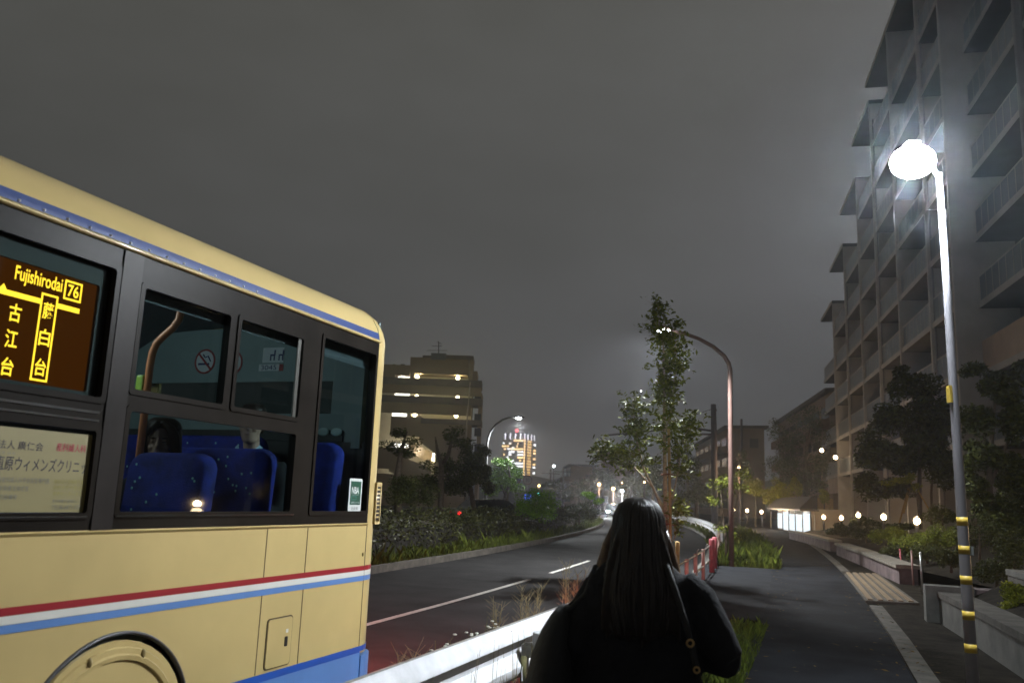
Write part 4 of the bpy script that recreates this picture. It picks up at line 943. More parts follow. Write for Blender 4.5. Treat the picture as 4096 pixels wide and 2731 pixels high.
# stair flights, seen as sloping parapets
def slope(x0, y0, x1, y1, h, d0=-.2, name='stair_flight', mt=None):
    a, b_ = lp(x0, y0), lp(x1, y1); k = V((0, 0, -h))
    MB().prism([a + FWD*d0, b_ + FWD*d0, b_ + k + FWD*d0, a + k + FWD*d0], FWD*.3).build(name, mt or m_sb, sb)
slope(1040, 1470, 1350, 1700, 3.2); slope(880, 1740, 1180, 1910, 1.6, 1.2); slope(660, 1900, 1180, 2110, 2.6); slope(860, 2230, 1180, 2420, 3.0)
slope(1130, 1270, 1190, 1210, .3, .8); slope(1000, 1420, 1130, 1512, .5, 1.5, mt=m_sbd)
lbox('wall', m_sb, 1180, 1625, 1780, 2700, .1, 3.2); lbox('parapet', m_sb, 300, 1250, 2200, 2700, .2, .5); lbox('parapet', m_sb, 300, 900, 1860, 2100, .2, .5)
lbox('wall', m_sb, 1700, 1812, 1155, 2700, .9, 6); lbox('wall', m_sb, 1700, 1755, 885, 1022, .5, 5)
for y0, y1 in ((1180, 1310), (1420, 1510), (1800, 1900), (1600, 1700)):
    lbox('side_window', m_win, 1712, 1800, y0, y1, .84, .92)
for x0, x1, y0, y1 in ((742, 900, 945, 975), (742, 815, 990, 1002), (835, 900, 990, 1002), (700, 890, 1160, 1215), (665, 855, 1405, 1465), (650, 875, 1795, 1832), (1150, 1252, 1915, 1968), (690, 865, 2085, 2215), (650, 800, 1850, 1900)):
    lbox('lit_window', e_cw, x0, x1, y0, y1, 1.4, 1.5)
for x, y, pw in ((1000, 963, 90), (1510, 977, 90), (993, 1214, 60), (1507, 1226, 60), (970, 1437, 90), (1487, 1450, 90), (1210, 1722, 80), (1205, 2000, 60)):
    c = lp(x, y, .75); MB().ell(c, (.27, .27, .27), 12, 8).build('globe_lamp', e_cor, sb, smooth=True)
    lamp('lamp_light', c - FWD*.3, pw * 3.4, (1, .84, .46), sb, .15)
lamp('lamp_light', lp(820, 960, .9), 60, (1, .95, .85), sb, .2); lamp('lamp_light', lp(800, 2150, .9), 120, (1, .97, .9), sb, .3); lamp('lamp_light', lp(1000, 1190, .9), 60, (1, .95, .8), sb, .3); lamp('lamp_light', lp(1000, 1890, .6), 120, (1, .97, .9), sb, .3)
an = MB(); m_ant = mat('antenna_metal', (.06, .06, .065), .5)
an.tube([lp(1268, 675), lp(1270, 520)], .07, 6)
for x0, y0, x1, y1 in ((1120, 632, 1375, 632), (1185, 576, 1312, 576), (1250, 520, 1308, 550)): an.beam(lp(x0, y0), lp(x1, y1), .06, .06)
for k in range(5): an.beam(lp(1140 + 50*k, 632, -.6), lp(1140 + 50*k, 632, .6), .05, .05)
an.build('aerial', m_ant, sb)
pp = MB().tube([lp(1665, 1030, -.4), lp(1620, 1570, -.4), lp(1612, 1960, -.4)], .12, 8).build('drain_pipe', mat('pipe_grey', (.33, .28, .21), .7), sb)

# ------------------------------------------------------------------ far buildings
m_tow = mat('tower_facade', (.115, .11, .12), .6, var=.2, scale=.15); m_towd = mat('tower_crown', (.06, .035, .07), .6)
e_ty = emit('tower_window_warm', (1.0, .62, .25), 5); e_tw = emit('tower_window_white', (.95, .97, 1), 5); e_tc = emit('tower_fin_light', (.85, .85, 1), 6); e_tr = emit('tower_beacon', (1, .06, .08), 8)
DT = 880.0; tc_ = at(1198, 1100, DT); tc_.z = 0
tw_ = thing('lit_tower', tc_, 'distant high-rise tower with rows of lit windows and a red beacon', 'tower')
zt = at(1198, 1006, DT).z; zc = at(1198, 992, DT).z
La = (at(1152, 1050, DT) - at(1201, 1050, DT)); La.z = 0; La = La + FWD*10
Ra = (at(1231, 1050, DT) - at(1201, 1050, DT)); Ra.z = 0; Ra = Ra + FWD*22
cn = at(1201, 1050, DT); cn = V((cn.x, cn.y, 0))
MB().prism([cn, cn + La, cn + La + Ra, cn + Ra], V((0, 0, zt))).build('shaft', m_tow, tw_)
i_ = .04; MB().prism([cn + (La+Ra)*i_ + V((0,0,zt)), cn + La*(1-i_) + Ra*i_ + V((0,0,zt)), cn + (La+Ra)*(1-i_) + V((0,0,zt)), cn + Ra*(1-i_) + La*i_ + V((0,0,zt))], V((0, 0, zc - zt - .5))).build('crown', m_towd, tw_)
nl = La.cross(V((0, 0, 1))).normalized(); nl = nl if nl.dot(EYE - cn) > 0 else -nl
nr = Ra.cross(V((0, 0, 1))).normalized(); nr = nr if nr.dot(EYE - cn) > 0 else -nr
def twin(face, u, k, w, mt, h=1.5, name='lit_window'):
    ax, nn = (La, nl) if face == 'L' else (Ra, nr)
    z = zt - 2.4 - k * 2.93; c = cn + ax * u + nn * .15 + V((0, 0, z)); d = ax.normalized()
    MB().obox(c, d * w / 2, nn * .1, V((0, 0, h / 2))).build(name, mt, tw_)
rt = random.Random(11); cnt = 0
for k in range(16):
    twin('R', .10, k, 2.4, e_ty, 2.0)
for k in range(15):
    twin('R', .48, k, 8.5 if rt.random() > .35 else 5.5, emit('tower_corridor', (1.0, .58, .18), 2.6), 1.7)
for k in (1, 3, 4, 6, 8, 9, 11, 13, 14, 16, 17): twin('R', .91, k, 4.5, e_ty if rt.random() > .3 else e_tw, 1.8)
for k, us in ((0, (.12, .32)), (3, (.12, .35)), (6, (.12,)), (4, (.12,)), (5, (.12,)), (8, (.12, .36)), (11, (.12,)), (15, (.14,)), (9, (.12,)), (2, (.85, .95, .72)), (1, (.62,)), (7, (.96,))):
    for u in us: twin('L', u, k, 6.5 if u < .5 else 2.2, e_tw if k in (4, 5, 8, 11, 1, 9) else e_ty)
for u, k in ((.48, 2.7), (.62, 4.2), (.45, 4.0), (.53, 3.9), (.72, 6.0)): twin('L', u, k, 1.8, e_tw, 2.2)
for _ in range(34):
    twin('L', rt.uniform(.06, .96), rt.randint(1, 19) + .0, rt.uniform(1.2, 2.6), e_ty if rt.random() < .45 else e_tw, 1.4)
for face, us in (('L', (.14, .38, .62, .86)), ('R', (.08, .34, .62, .86))):
    for u in us: twin(face, u, -1.5, .8, e_tc, 5.6, 'crown_light')
bc = cn + La*.45 + Ra*.2 + V((0, 0, at(1198, 990, DT).z + 1.2)); MB().ell(bc, (1.5, 1.5, 1.6), 12, 8).build('beacon', e_tr, tw_, smooth=True)
# window bands of the tower
for k in range(24):
    z = zt - 2.4 - k * 2.93
    if z < 4: break
    MB().obox(cn + La*.5 + nl*.06 + V((0, 0, z)), La*.49, nl*.05, V((0, 0, .6))).build('window_band', m_win, tw_)

m_dan = mat('old_block_render', (.22, .155, .10), .85, var=.14, scale=.3); m_dand = mat('old_block_dark', (.075, .06, .05), .85, var=.2, scale=.6)  # darker tone for the roofs and vent panels
def block(label, p_left, p_corner, p_right, dl, dc, dr, rows=4, cols=6, name='old_block', z_over=.6, mt=None):
    """long slab block: roof line given by three pixels, each at its own depth"""
    a, b_, c = at(*p_left, dl), at(*p_corner, dc), at(*p_right, dr); h = b_.z; a.z = h; c.z = h
    a0, b0, c0 = (V((q.x, q.y, 0)) for q in (a, b_, c)); o = V(((a0 + c0) / 2)); t = thing(name, b0, label, 'building')
    MB().prism([a0, b0, c0, a0 + (c0 - b0)], V((0, 0, h - .35))).build('wall', mt or m_dan, t)
    e1 = (a0 - b0).normalized(); e2 = (c0 - b0).normalized(); up = V((0, 0, h - .345))
    MB().prism([b0 - e1*z_over - e2*z_over + up, a0 + e1*z_over - e2*z_over + up, a0 + (c0-b0) + (e1 + e2)*z_over + up, c0 + e2*z_over - e1*z_over + up], V((0, 0, .4))).build('roof', m_dand, t)
    for f0, f1, nc in ((b0, a0, cols), (b0, c0, 1)):
        d = (f1 - f0); L_ = d.length; d.normalize(); nn = d.cross(V((0, 0, 1))); nn = nn if nn.dot(EYE - f0) > 0 else -nn
        if nc == 1:
            MB().obox(f0 + d*L_*.72 + nn*.03 + V((0, 0, h - 2.6)), d*min(1.3, L_*.12), nn*.04, V((0, 0, .7))).build('vent_panel', m_dand, t); continue
        fh = (h - 1) / rows
        for r in range(rows):
            MB().obox(f0 + d*L_*.5 + nn*.6 + V((0, 0, fh*r + .7)), d*L_*.48, nn*.6, V((0, 0, .5))).build('balcony', mt or m_dan, t)
            for q in range(nc):
                MB().obox(f0 + d*L_*(q + .5)/nc + nn*.03 + V((0, 0, fh*r + 2.0)), d*L_/nc*.36, nn*.04, V((0, 0, .62))).build('window', m_win, t)
    return t
block('old brown apartment block with a blank gable right of the dark utility pole', (1598, 1033), (1672, 978), (1755, 978), 175, 130, 128)
block('older apartment block sloping away behind the dark trees left of the large apartment house', (1788, 985), (1906, 893), (1990, 880), 125, 88, 86, 4, 7)
block('low far block with a flat overhanging roof, left of the bare antenna pole', (1300, 1070), (1312, 1066), (1368, 1066), 190, 175, 175, 3, 2)
block('far tan block partly behind the young tree', (1380, 1060), (1400, 1032), (1462, 1032), 185, 160, 158, 4, 3)
hill = MB(); rh = random.Random(5); rg2 = []
for i in range(41):
    px = 1000 + i * 30; c = at(px, 1100, 420); t0 = at(px, 1092 + 6*sin(i*.9) + 4*sin(i*2.3) + (14 if px > 1500 else 0), 420)
    rg2.append([V((c.x, c.y, -1)), V((t0.x, t0.y, t0.z*.8)) - FWD*4, t0, V((t0.x, t0.y, -1)) + FWD*40])
tag(hill.loft(rg2, cap=False, closed=False).build('hill', mat('far_woods', (.03, .032, .03), .95, var=.4, scale=.05)), kind='structure')
def far_mast(px, y0, y1, dep, lab, arms=1):
    b0 = at(px, y1, dep); b0.z = 0; t = thing('far_pole', b0, lab, 'utility pole', 'far utility poles')
    MB().tube([b0, at(px, y0, dep)], .16, 8).build('pole', m_upole, t)
    for k in range(arms): c = at(px, y0 + 10 + 9*k, dep); MB().beam(c - RGT*1.6, c + RGT*1.6, .14, .14).build('cross_arm', m_upole, t)
far_mast(1363, 1050, 1110, 170, 'thin bare pole with faint arms right of the low far block', 2)
far_mast(1265, 1077, 1108, 150, 'thin pole by the small white far lamp', 1)
far_mast(1294, 1073, 1108, 150, 'stubby pole just left of the low far block', 1)
far_mast(1703, 962, 1060, 118, 'thin mast rising in front of the blank gable', 0)
far_mast(1557, 1030, 1080, 115, 'thin pole between young tree and the dark utility pole', 1)

# ------------------------------------------------------------------ trees and shrubs
def cl(px, py, dep, rx, ry, rz=None):
    k = K * dep / FPX; return at(px, py, dep), (rx*k, (rz or rx)*k, ry*k)
def limb(m, pts, r): return m.tube(pts, r, 9)
def twigs(m, t, pts, rnd, n, ln, per, size, start=.3, r0=.004):
    pts = [V(p) for p in pts]; cum = [0]
    for a, b in zip(pts, pts[1:]): cum.append(cum[-1] + (b - a).length)
    m.leaf = True
    for _ in range(n):
        u = (start + (1 - start) * rnd.random() ** .8) * cum[-1]; i = max(k for k in range(len(cum) - 1) if cum[k] <= u)
        p = pts[i].lerp(pts[i+1], (u - cum[i]) / max(cum[i+1] - cum[i], 1e-6)); ax = (pts[i+1] - pts[i]).normalized()
        d = (V((rnd.gauss(0, 1), rnd.gauss(0, 1), rnd.gauss(.1, .6))).normalized() + ax * .55).normalized(); l = ln * rnd.uniform(.35, 1.2)
        e = p + d * l + V((0, 0, -.12 * l)); t.tube([p, p.lerp(e, .55) + V((0, 0, .05*l)), e], [r0, r0*.7, r0*.3], 4)
        for k in range(int(per * rnd.uniform(.6, 1.3))):
            q = p.lerp(e, rnd.uniform(.25, 1.1)); leaves(m, q, (size*.9, size*.9, size*.7), 1, size, rnd)
def tree(label, base, limbs, clumps, n, size, ml, mb=None, name='tree', cat='tree', group=None, seed=1, sub=6, tw=None):
    t = thing(name, base, label, cat, group); rnd = random.Random(seed)
    if limbs:
        m = MB()
        for pts, r in limbs: m.tube(pts, r, 9)
    lm = MB(); lm.leaf = True
    if tw:
        for (pts, r), k, st in zip(limbs, tw[0], tw[5]): twigs(lm, m, pts, rnd, k, tw[1], tw[2], tw[3], st, tw[4])
    if limbs: m.build('trunk', mb or m_bark, t, smooth=True)
    if tw: lm.build('crown', ml, t); return t
    c = crown(MB(), clumps, n, size, rnd, sub); c.build('crown', ml, t)
    return t
def P(*a): return at(*a)
# young staked street tree
D = 13.6; tb = on(1533, 1322, .09); D = (tb - EYE).dot(FWD); 
def q(px, py, dd=0): return at(px, py, D + dd)
lim = [([tb, q(1530, 1230), q(1528, 1130), q(1526, 1010), q(1526, 900), q(1524, 800), q(1512, 700)], [.062, .056, .05, .042, .032, .02, .006]),
       ([q(1528, 1190), q(1505, 1130), q(1478, 1075), q(1462, 1010), q(1452, 920)], [.03, .027, .022, .016, .006]),
       ([q(1527, 1170, .1), q(1500, 1120, .2), q(1450, 1065, .3), q(1410, 1045, .3), q(1375, 1035, .3)], [.022, .02, .016, .01, .004]),
       ([q(1530, 1200, -.1), q(1545, 1140, -.2), q(1558, 1080, -.2), q(1565, 1020, -.2), q(1590, 960, -.2)], [.022, .02, .016, .01, .004]),
       ([q(1526, 1000), q(1545, 930), q(1554, 820), q(1552, 750)], [.014, .012, .009, .004]),
       ([q(1528, 1260), q(1550, 1235), q(1556, 1180), q(1550, 1150)], [.012, .011, .009, .004])]
rc = lambda px, py, rx, ry, dd=0: cl(px, py, D + dd, rx, ry)
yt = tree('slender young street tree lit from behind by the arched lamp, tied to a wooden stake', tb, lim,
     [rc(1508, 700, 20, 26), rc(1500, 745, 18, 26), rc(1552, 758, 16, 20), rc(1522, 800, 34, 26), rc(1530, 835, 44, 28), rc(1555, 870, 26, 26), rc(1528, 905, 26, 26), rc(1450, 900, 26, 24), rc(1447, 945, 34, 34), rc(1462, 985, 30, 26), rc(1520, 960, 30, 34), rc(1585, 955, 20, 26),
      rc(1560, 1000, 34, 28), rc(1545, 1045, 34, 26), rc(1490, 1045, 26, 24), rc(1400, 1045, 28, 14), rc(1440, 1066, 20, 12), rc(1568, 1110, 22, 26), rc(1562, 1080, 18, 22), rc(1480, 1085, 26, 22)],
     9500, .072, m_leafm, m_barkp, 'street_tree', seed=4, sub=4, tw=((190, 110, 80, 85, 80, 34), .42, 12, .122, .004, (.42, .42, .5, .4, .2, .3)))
MB().tube([q(1541, 1318, -.15), q(1539, 1150, -.15), q(1536, 985, -.12)], .034, 10).build('stake', m_bamb, yt, smooth=True)
for py in (1090, 1205): MB().tube([q(1519, py), q(1536, py - 2, -.2), q(1550, py + 1)], .02, 8).build('stake_tie', mat('rust_tie', (.22, .09, .05), .8), yt)
so = MB().tube([on(1556, 1318, .09), q(1556, 1244, .3)], .05, 12).build('wooden_stake', m_bamb, None, True, on(1556, 1318, .09)); tag(so, 'short yellowish wooden stake left standing by the young street tree', 'stake')
# left roadside: hedge, bushes, trees
hg = thing('hedge', (Lr(20) - 2.2, 22, .1), 'long dark russet hedge along the far kerb, catching glints of light', 'hedge')
rh_ = random.Random(8); m = MB()
for i in range(60):
    s = 10.5 + i * .62; x = Lr(s) - 2.0
    leaves(m, (x + rh_.uniform(-.15, .15), s, .68 + .12*sin(i*1.3)), (.9, .6, .5 + .22*rh_.random()), 380, .095, rh_, .2)
m.build('foliage', m_leafr, hg)
MB().loft([[(Lr(s) - 2.45, s, .1), (Lr(s) - 1.6, s, .1), (Lr(s) - 1.75, s, .7), (Lr(s) - 2.3, s, .7)] for s in (10.4, 20, 30, 40, 47.5)]).build('light_block_core', mat('hedge_core_dark', (.015, .013, .01), .95), hg)  # solid dark core added inside the leaves to block light
tree('round clipped green bush behind the hedge, in front of the lit tower', on(1232, 1180, .1), [([at(1232, 1185, 36), at(1232, 1150, 36)], [.06, .05])],
     [cl(1232, 1148, 36, 44, 38), cl(1215, 1160, 36, 40, 30), cl(1255, 1168, 36, 38, 26)], 9000, .075, m_leafb, name='bush', cat='bush', seed=9, sub=9)
tree('low dark spreading bush at the road bend, right of the round green bush', on(1330, 1205, .1), [([at(1330, 1205, 45), at(1330, 1170, 45)], [.06, .05])],
     [cl(1320, 1178, 45, 40, 30), cl(1360, 1180, 46, 32, 26), cl(1290, 1180, 42, 34, 24), cl(1345, 1160, 47, 22, 16)], 8000, .085, m_leafd, name='bush', cat='bush', seed=10, sub=9)
tree('feathery bright green shrub tip over the road bend, left of the oncoming car', on(1352, 1190, .1), [([at(1352, 1195, 50), at(1352, 1150, 50)], [.05, .03])],
     [cl(1352, 1140, 50, 26, 10), cl(1368, 1152, 50, 20, 12)], 1500, .11, m_leafg, name='bush', cat='bush', seed=12, sub=4)
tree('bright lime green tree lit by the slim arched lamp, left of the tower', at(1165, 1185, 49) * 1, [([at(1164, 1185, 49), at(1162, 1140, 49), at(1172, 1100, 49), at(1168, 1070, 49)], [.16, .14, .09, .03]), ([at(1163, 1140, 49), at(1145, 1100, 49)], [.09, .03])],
     [cl(1160, 1070, 50, 34, 22), cl(1185, 1085, 50, 26, 20), cl(1145, 1100, 50, 36, 26), cl(1172, 1110, 49, 32, 20), cl(1130, 1120, 50, 30, 20)], 7500, .13, m_leafg, seed=13, sub=8)
tree('dark forked tree in front of the stair block', at(1012, 1182, 34) * 1, [([at(1013, 1190, 34), at(1013, 1120, 34), at(1014, 1068, 34), at(1004, 1030, 34), at(1000, 1003, 34)], [.14, .12, .10, .06, .03]), ([at(1014, 1068, 34), at(1030, 1045, 34), at(1038, 1005, 34), at(1040, 980, 34)], [.09, .08, .05, .02])],
     [cl(1040, 1000, 34, 28, 24), cl(1065, 1025, 34, 30, 26), cl(1030, 1070, 34.5, 36, 26), cl(1065, 1075, 34.5, 34, 30), cl(1000, 1105, 34.5, 40, 26), cl(1050, 1115, 35, 44, 26)], 8500, .10, m_leafd, seed=14, sub=8)
tree('dark leaning tree just left of the slim arched lamp', at(1088, 1172, 38) * 1, [([at(1090, 1180, 38), at(1084, 1140, 38), at(1078, 1095, 38)], [.13, .11, .06])],
     [cl(1085, 1060, 38, 32, 28), cl(1110, 1040, 40, 22, 24), cl(1100, 1085, 38, 36, 30), cl(1120, 1110, 38, 24, 30), cl(1068, 1110, 38, 30, 24)], 7000, .11, m_leafd, seed=15, sub=8)
tree('dark tree right behind the bus, hiding the lower landings of the stair block', at(905, 1165, 30) * 1, [([at(915, 1180, 30), at(912, 1100, 30), at(920, 1040, 30), at(935, 990, 30)], [.14, .12, .08, .03])],
     [cl(918, 992, 30, 26, 16), cl(945, 1010, 30, 26, 16), cl(905, 1025, 30, 30, 18), cl(930, 1040, 30.5, 34, 14), cl(920, 1120, 30, 46, 40), cl(965, 1130, 30.5, 40, 34), cl(985, 1070, 31, 20, 18)], 7000, .095, m_leafd, seed=16, sub=7)
tree('small dark round tree at the foot of the slim arched lamp', at(1095, 1050, 60) * 1, [([at(1105, 1110, 60), at(1105, 1060, 60)], [.12, .06])], [cl(1105, 1055, 60, 20, 26)], 1800, .14, m_leafd, seed=17, sub=6)
for px, py, dep, rx, ry, sd, lab in ((1270, 1125, 120, 40, 24, 21, 'dark bushy tree left of the teal traffic signal, far off'), (1330, 1120, 120, 36, 30, 22, 'dark bushy tree under the low far block'), (1385, 1100, 130, 34, 30, 23, 'tall dark tree between the low far block and the far tan block'), (1450, 1110, 110, 40, 36, 24, 'dark tree behind the woman, left of the young street tree'), (1500, 1090, 105, 30, 50, 25, 'dark narrow tree behind the young street tree'), (1580, 1075, 95, 30, 44, 26, 'dark conical tree left of the utility pole foot'), (1600, 1130, 80, 44, 30, 27, 'dark thicket tree beyond the far guardrail')):
    b0 = at(px, py, dep); b0.z = 0
    tree(lab, b0, [([b0, at(px, py, dep)], [.25, .12])], [cl(px, py, dep, rx, ry), cl(px + rx*.6, py + ry*.4, dep, rx*.6, ry*.6), cl(px - rx*.6, py + ry*.4, dep, rx*.6, ry*.6)], 3600, .26 * dep / 110, m_leafd, group='dark trees far down the road', seed=sd, sub=8)
b0 = at(1703, 1130, 100); b0.z = 0
tree('dark conifer standing in front of the blank gable', b0, [([b0, at(1703, 1040, 100)], [.2, .05])], [cl(1703, 1046, 100, 14, 18), cl(1703, 1066, 100, 22, 16), cl(1705, 1088, 100, 32, 18)], 4500, .2, m_leafd, seed=31, sub=8)
b0 = at(1850, 1160, 74); b0.z = 0
tree('big dark tree before the sloping older apartment block', b0, [([b0, at(1850, 1060, 74), at(1860, 980, 74)], [.3, .2, .05])], [cl(1850, 960, 76, 40, 34), cl(1820, 1010, 76, 46, 40), cl(1885, 1000, 76, 34, 50), cl(1800, 1070, 74, 50, 40), cl(1870, 1080, 74, 44, 46), cl(1785, 985, 78, 22, 30), cl(1840, 1120, 74, 60, 26)], 11000, .19, m_leafd, seed=32, sub=9)
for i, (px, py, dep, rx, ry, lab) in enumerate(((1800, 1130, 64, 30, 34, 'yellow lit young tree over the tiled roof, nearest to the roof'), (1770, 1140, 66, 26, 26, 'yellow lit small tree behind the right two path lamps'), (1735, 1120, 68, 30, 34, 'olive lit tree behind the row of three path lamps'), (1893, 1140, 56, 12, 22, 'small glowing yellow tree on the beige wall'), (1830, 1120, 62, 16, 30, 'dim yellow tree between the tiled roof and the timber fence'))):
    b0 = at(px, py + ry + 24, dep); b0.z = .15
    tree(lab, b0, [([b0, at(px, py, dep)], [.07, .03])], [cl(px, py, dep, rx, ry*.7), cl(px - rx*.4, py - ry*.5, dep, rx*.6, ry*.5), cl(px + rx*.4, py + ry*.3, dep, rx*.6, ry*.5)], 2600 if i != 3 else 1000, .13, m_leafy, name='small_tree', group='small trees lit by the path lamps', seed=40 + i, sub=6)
b0 = on(1669, 1300, .1); dq = (b0 - EYE).dot(FWD)
tree('thin dark sapling leaning on the brown lamp pole in the rough grass', b0, [([b0, at(1668, 1240, dq), at(1660, 1190, dq), at(1655, 1120, dq)], [.05, .04, .025, .008]), ([at(1667, 1220, dq), at(1690, 1160, dq), at(1700, 1110, dq)], [.025, .015, .006])],
     [cl(1655, 1110, dq, 26, 22), cl(1690, 1120, dq, 30, 24), cl(1640, 1145, dq, 22, 16), cl(1710, 1090, dq, 22, 18), cl(1660, 1215, dq, 26, 14), cl(1690, 1235, dq, 22, 16)], 1500, .075, m_leafm, seed=50, sub=6)
# right side: staked trees, shrubs
dt = 31.0; b0 = at(2112, 1205, dt)
def w(px, py, dd=0): return at(px, py, dt + dd)
st = tree('staked dark tree before the apartment balconies, left of the banded pole', b0, [([w(2114, 1215), w(2112, 1130), w(2112, 1040), w(2095, 900)], [.09, .08, .06, .02]), ([w(2140, 1205, .5), w(2139, 1130, .5), w(2146, 1040, .5)], [.06, .05, .02])],
     [cl(2080, 880, dt, 40, 46), cl(2130, 890, dt, 40, 44), cl(2050, 960, dt, 56, 46), cl(2130, 970, dt, 56, 56), cl(2010, 1040, dt, 54, 50), cl(2085, 1050, dt, 66, 52), cl(2150, 1050, dt, 34, 60), cl(1995, 1110, dt, 40, 40), cl(2060, 1120, dt, 50, 30), cl(2180, 960, dt + 1, 40, 60), cl(2190, 1080, dt + 1, 44, 50), cl(2110, 1000, dt + .5, 60, 60)], 26000, .17, m_leafd, seed=60, sub=9)
for a, b_ in (((2076, 1178), (2098, 1085)), ((2140, 1180), (2108, 1125)), ((2062, 1215), (2090, 1110))): MB().tube([w(*a, -.4), w(*b_)], .03, 8).build('stake', m_bamb, st)
tree('yellow lit low branch spray in front of the staked dark tree', w(2085, 1165, -1.5), [([w(2112, 1190, -1.5), w(2105, 1135, -1.5), w(2075, 1105, -1.5), w(2050, 1110, -1.5)], [.03, .02, .012, .005])],
     [cl(2062, 1107, dt - 1.5, 36, 12), cl(2092, 1095, dt - 1.5, 20, 12), cl(2100, 1120, dt - 1.5, 18, 12)], 900, .11, m_leafy, name='small_tree', seed=61, sub=5)
dt2 = 19.0
def w2(px, py, dd=0): return at(px, py, dt2 + dd)
tree('dark loose tree at the right edge, behind the banded lamp pole', w2(2280, 1230), [([w2(2280, 1240), w2(2272, 1100), w2(2282, 950), w2(2290, 860)], [.07, .06, .04, .015]), ([w2(2272, 1120), w2(2320, 1000), w2(2330, 900)], [.04, .025, .01])],
     [cl(2235, 850, dt2, 34, 22), cl(2300, 900, dt2, 50, 44), cl(2245, 960, dt2, 46, 40), cl(2330, 980, dt2, 44, 56), cl(2270, 1050, dt2, 60, 44), cl(2335, 1100, dt2, 50, 60), cl(2235, 1120, dt2, 36, 40), cl(2300, 1180, dt2, 70, 44), cl(2340, 860, dt2, 30, 30)], 16000, .13, m_leafd, seed=62, sub=9)
shr = [(1918, 1219, 42, 26, 9, m_leafd, 'low dark shrub before the beige wall'), (1945, 1212, 38, 36, 20, m_leafr, 'russet shrub by the path lamp at the wall end'), (1990, 1222, 32, 46, 24, m_leafr, 'russet shrub behind the low stone bench wall'), (2040, 1228, 28, 50, 26, m_leafm, 'green shrub below the path lamp in the staked tree bed'),
       (2100, 1240, 24, 56, 32, m_leafm, 'green shrub under the nearest path lamp'), (2160, 1225, 23, 46, 40, m_leafm, 'leafy shrub just left of the banded pole'), (2060, 1262, 24, 40, 18, m_leafr, 'reddish shrub behind the marker poles'), (1980, 1195, 45, 30, 16, m_leafd, 'dark shrub between the second and third path lamps'),
       (2250, 1225, 17, 60, 60, m_leafd, 'tall dark shrub right behind the banded pole'), (2330, 1260, 14, 60, 80, m_leafd, 'big dark shrub at the right edge'), (2340, 1385, 11, 44, 60, m_leafy, 'yellow lit shrub at the bottom right edge over the wall'), (2290, 1310, 15, 60, 40, m_leafd, 'dark shrub over the back tier of the wall')]
shr += [(2010, 1206, 36, 40, 18, m_leafd, 'dark shrub between the path lamps under the apartment windows'), (2130, 1268, 20, 44, 26, m_leafd, 'dark shrub right behind the steel marker pole'), (2185, 1275, 17.5, 34, 40, m_leafd, 'dark shrub touching the banded pole from the left'), (2070, 1205, 30, 36, 16, m_leafd, 'low dark shrub beside the foot of the staked tree'), (2165, 1180, 27, 40, 30, m_leafd, 'dark shrub behind the staked tree, right of the nearest path lamp')]
for i, (px, py, dep, rx, ry, ml, lab) in enumerate(shr):
    b0 = at(px, py + ry, dep); k = K*dep/FPX
    tree(lab, b0, [([b0, at(px, py, dep)], [.03, .015])], [cl(px, py, dep, rx*.8, ry*.8), cl(px - rx*.5, py + ry*.2, dep, rx*.55, ry*.6), cl(px + rx*.5, py + ry*.15, dep, rx*.55, ry*.6)], 2600, max(.05, .0028*dep), ml, name='shrub', cat='shrub', group='shrubs in the planting bed', seed=70 + i, sub=7)

# weeds and flowers at the near guardrail
m_stem = mat('weed_stem', (.17, .19, .06), .8, var=.3, scale=20); m_straw = mat('dry_weed', (.30, .24, .12), .85, var=.3, scale=20); m_petal = mat('white_petal', (.75, .78, .68), .6)
def weed(px, py, ztop, label, kind, seed, s_=None):
    rnd = random.Random(seed); d = ray(px, py); x = nearx(0) - .16; c = EYE + d * (x / d.x); b0 = V((x, c.y, 0.03)); h = c.z
    t = thing('weed', b0, label, 'weed', 'weeds growing along the guardrail'); m = MB(); fl = MB()
    for k in range(4 if kind == 'flower' else 5):
        a = rnd.uniform(0, 2*pi); sp = rnd.uniform(.02, .11); tip = b0 + V((cos(a)*sp*.6, sin(a)*sp*1.5, h*rnd.uniform(.86, 1.02)))
        mid = b0.lerp(tip, .5) + V((rnd.uniform(-.02, .02), rnd.uniform(-.03, .03), 0)); m.tube([b0, mid, tip], [.0028, .0022, .001], 5)
        for j in range(7 if kind == 'flower' else 26):
            u = rnd.uniform(.55, .99); p = mid.lerp(tip, (u - .5) * 2) if u > .5 else b0.lerp(mid, u*2); an = rnd.uniform(0, 2*pi); l = rnd.uniform(.03, .075) * (1 if kind == 'flower' else 1.7)
            e = p + V((cos(an)*l*.6, sin(an)*l, l*rnd.uniform(.3, .9) * (1 if kind != 'droop' else -.3)))
            m.tube([p, e], [.0012, .0006], 4)
            if kind == 'flower' and u > .72: fl.ell(e, (.013, .013, .005), 8, 4)
    m.build('stem', m_straw if kind != 'flower' else m_stem, t)
    if kind == 'flower': fl.build('blossom', m_petal, t, smooth=True)
for i, (px, py, lab, kd) in enumerate(((1010, 1480, 'small white fleabane flowers over the rail near the bus bumper', 'flower'), (1045, 1490, 'second white flowering weed, low on the rail edge', 'flower'), (1095, 1425, 'white flowering weed in the middle of the rail', 'flower'), (1128, 1420, 'tallest clump of white flowers on the rail', 'flower'), (1140, 1380, 'tawny plume of dry grass arching over the rail', 'dry'), (1200, 1345, 'grey green branching weed standing above the rail', 'dry'), (1228, 1350, 'feathery weed just left of the woman bag', 'dry'), (1300, 1300, 'tall straw coloured weed beside the woman', 'dry'), (1330, 1310, 'dry weed stalks nearest to the woman hair', 'dry'), (940, 1500, 'faint reddish weed next to the bus corner', 'dry'))):
    weed(px, py, 0, lab, kd, 100 + i)
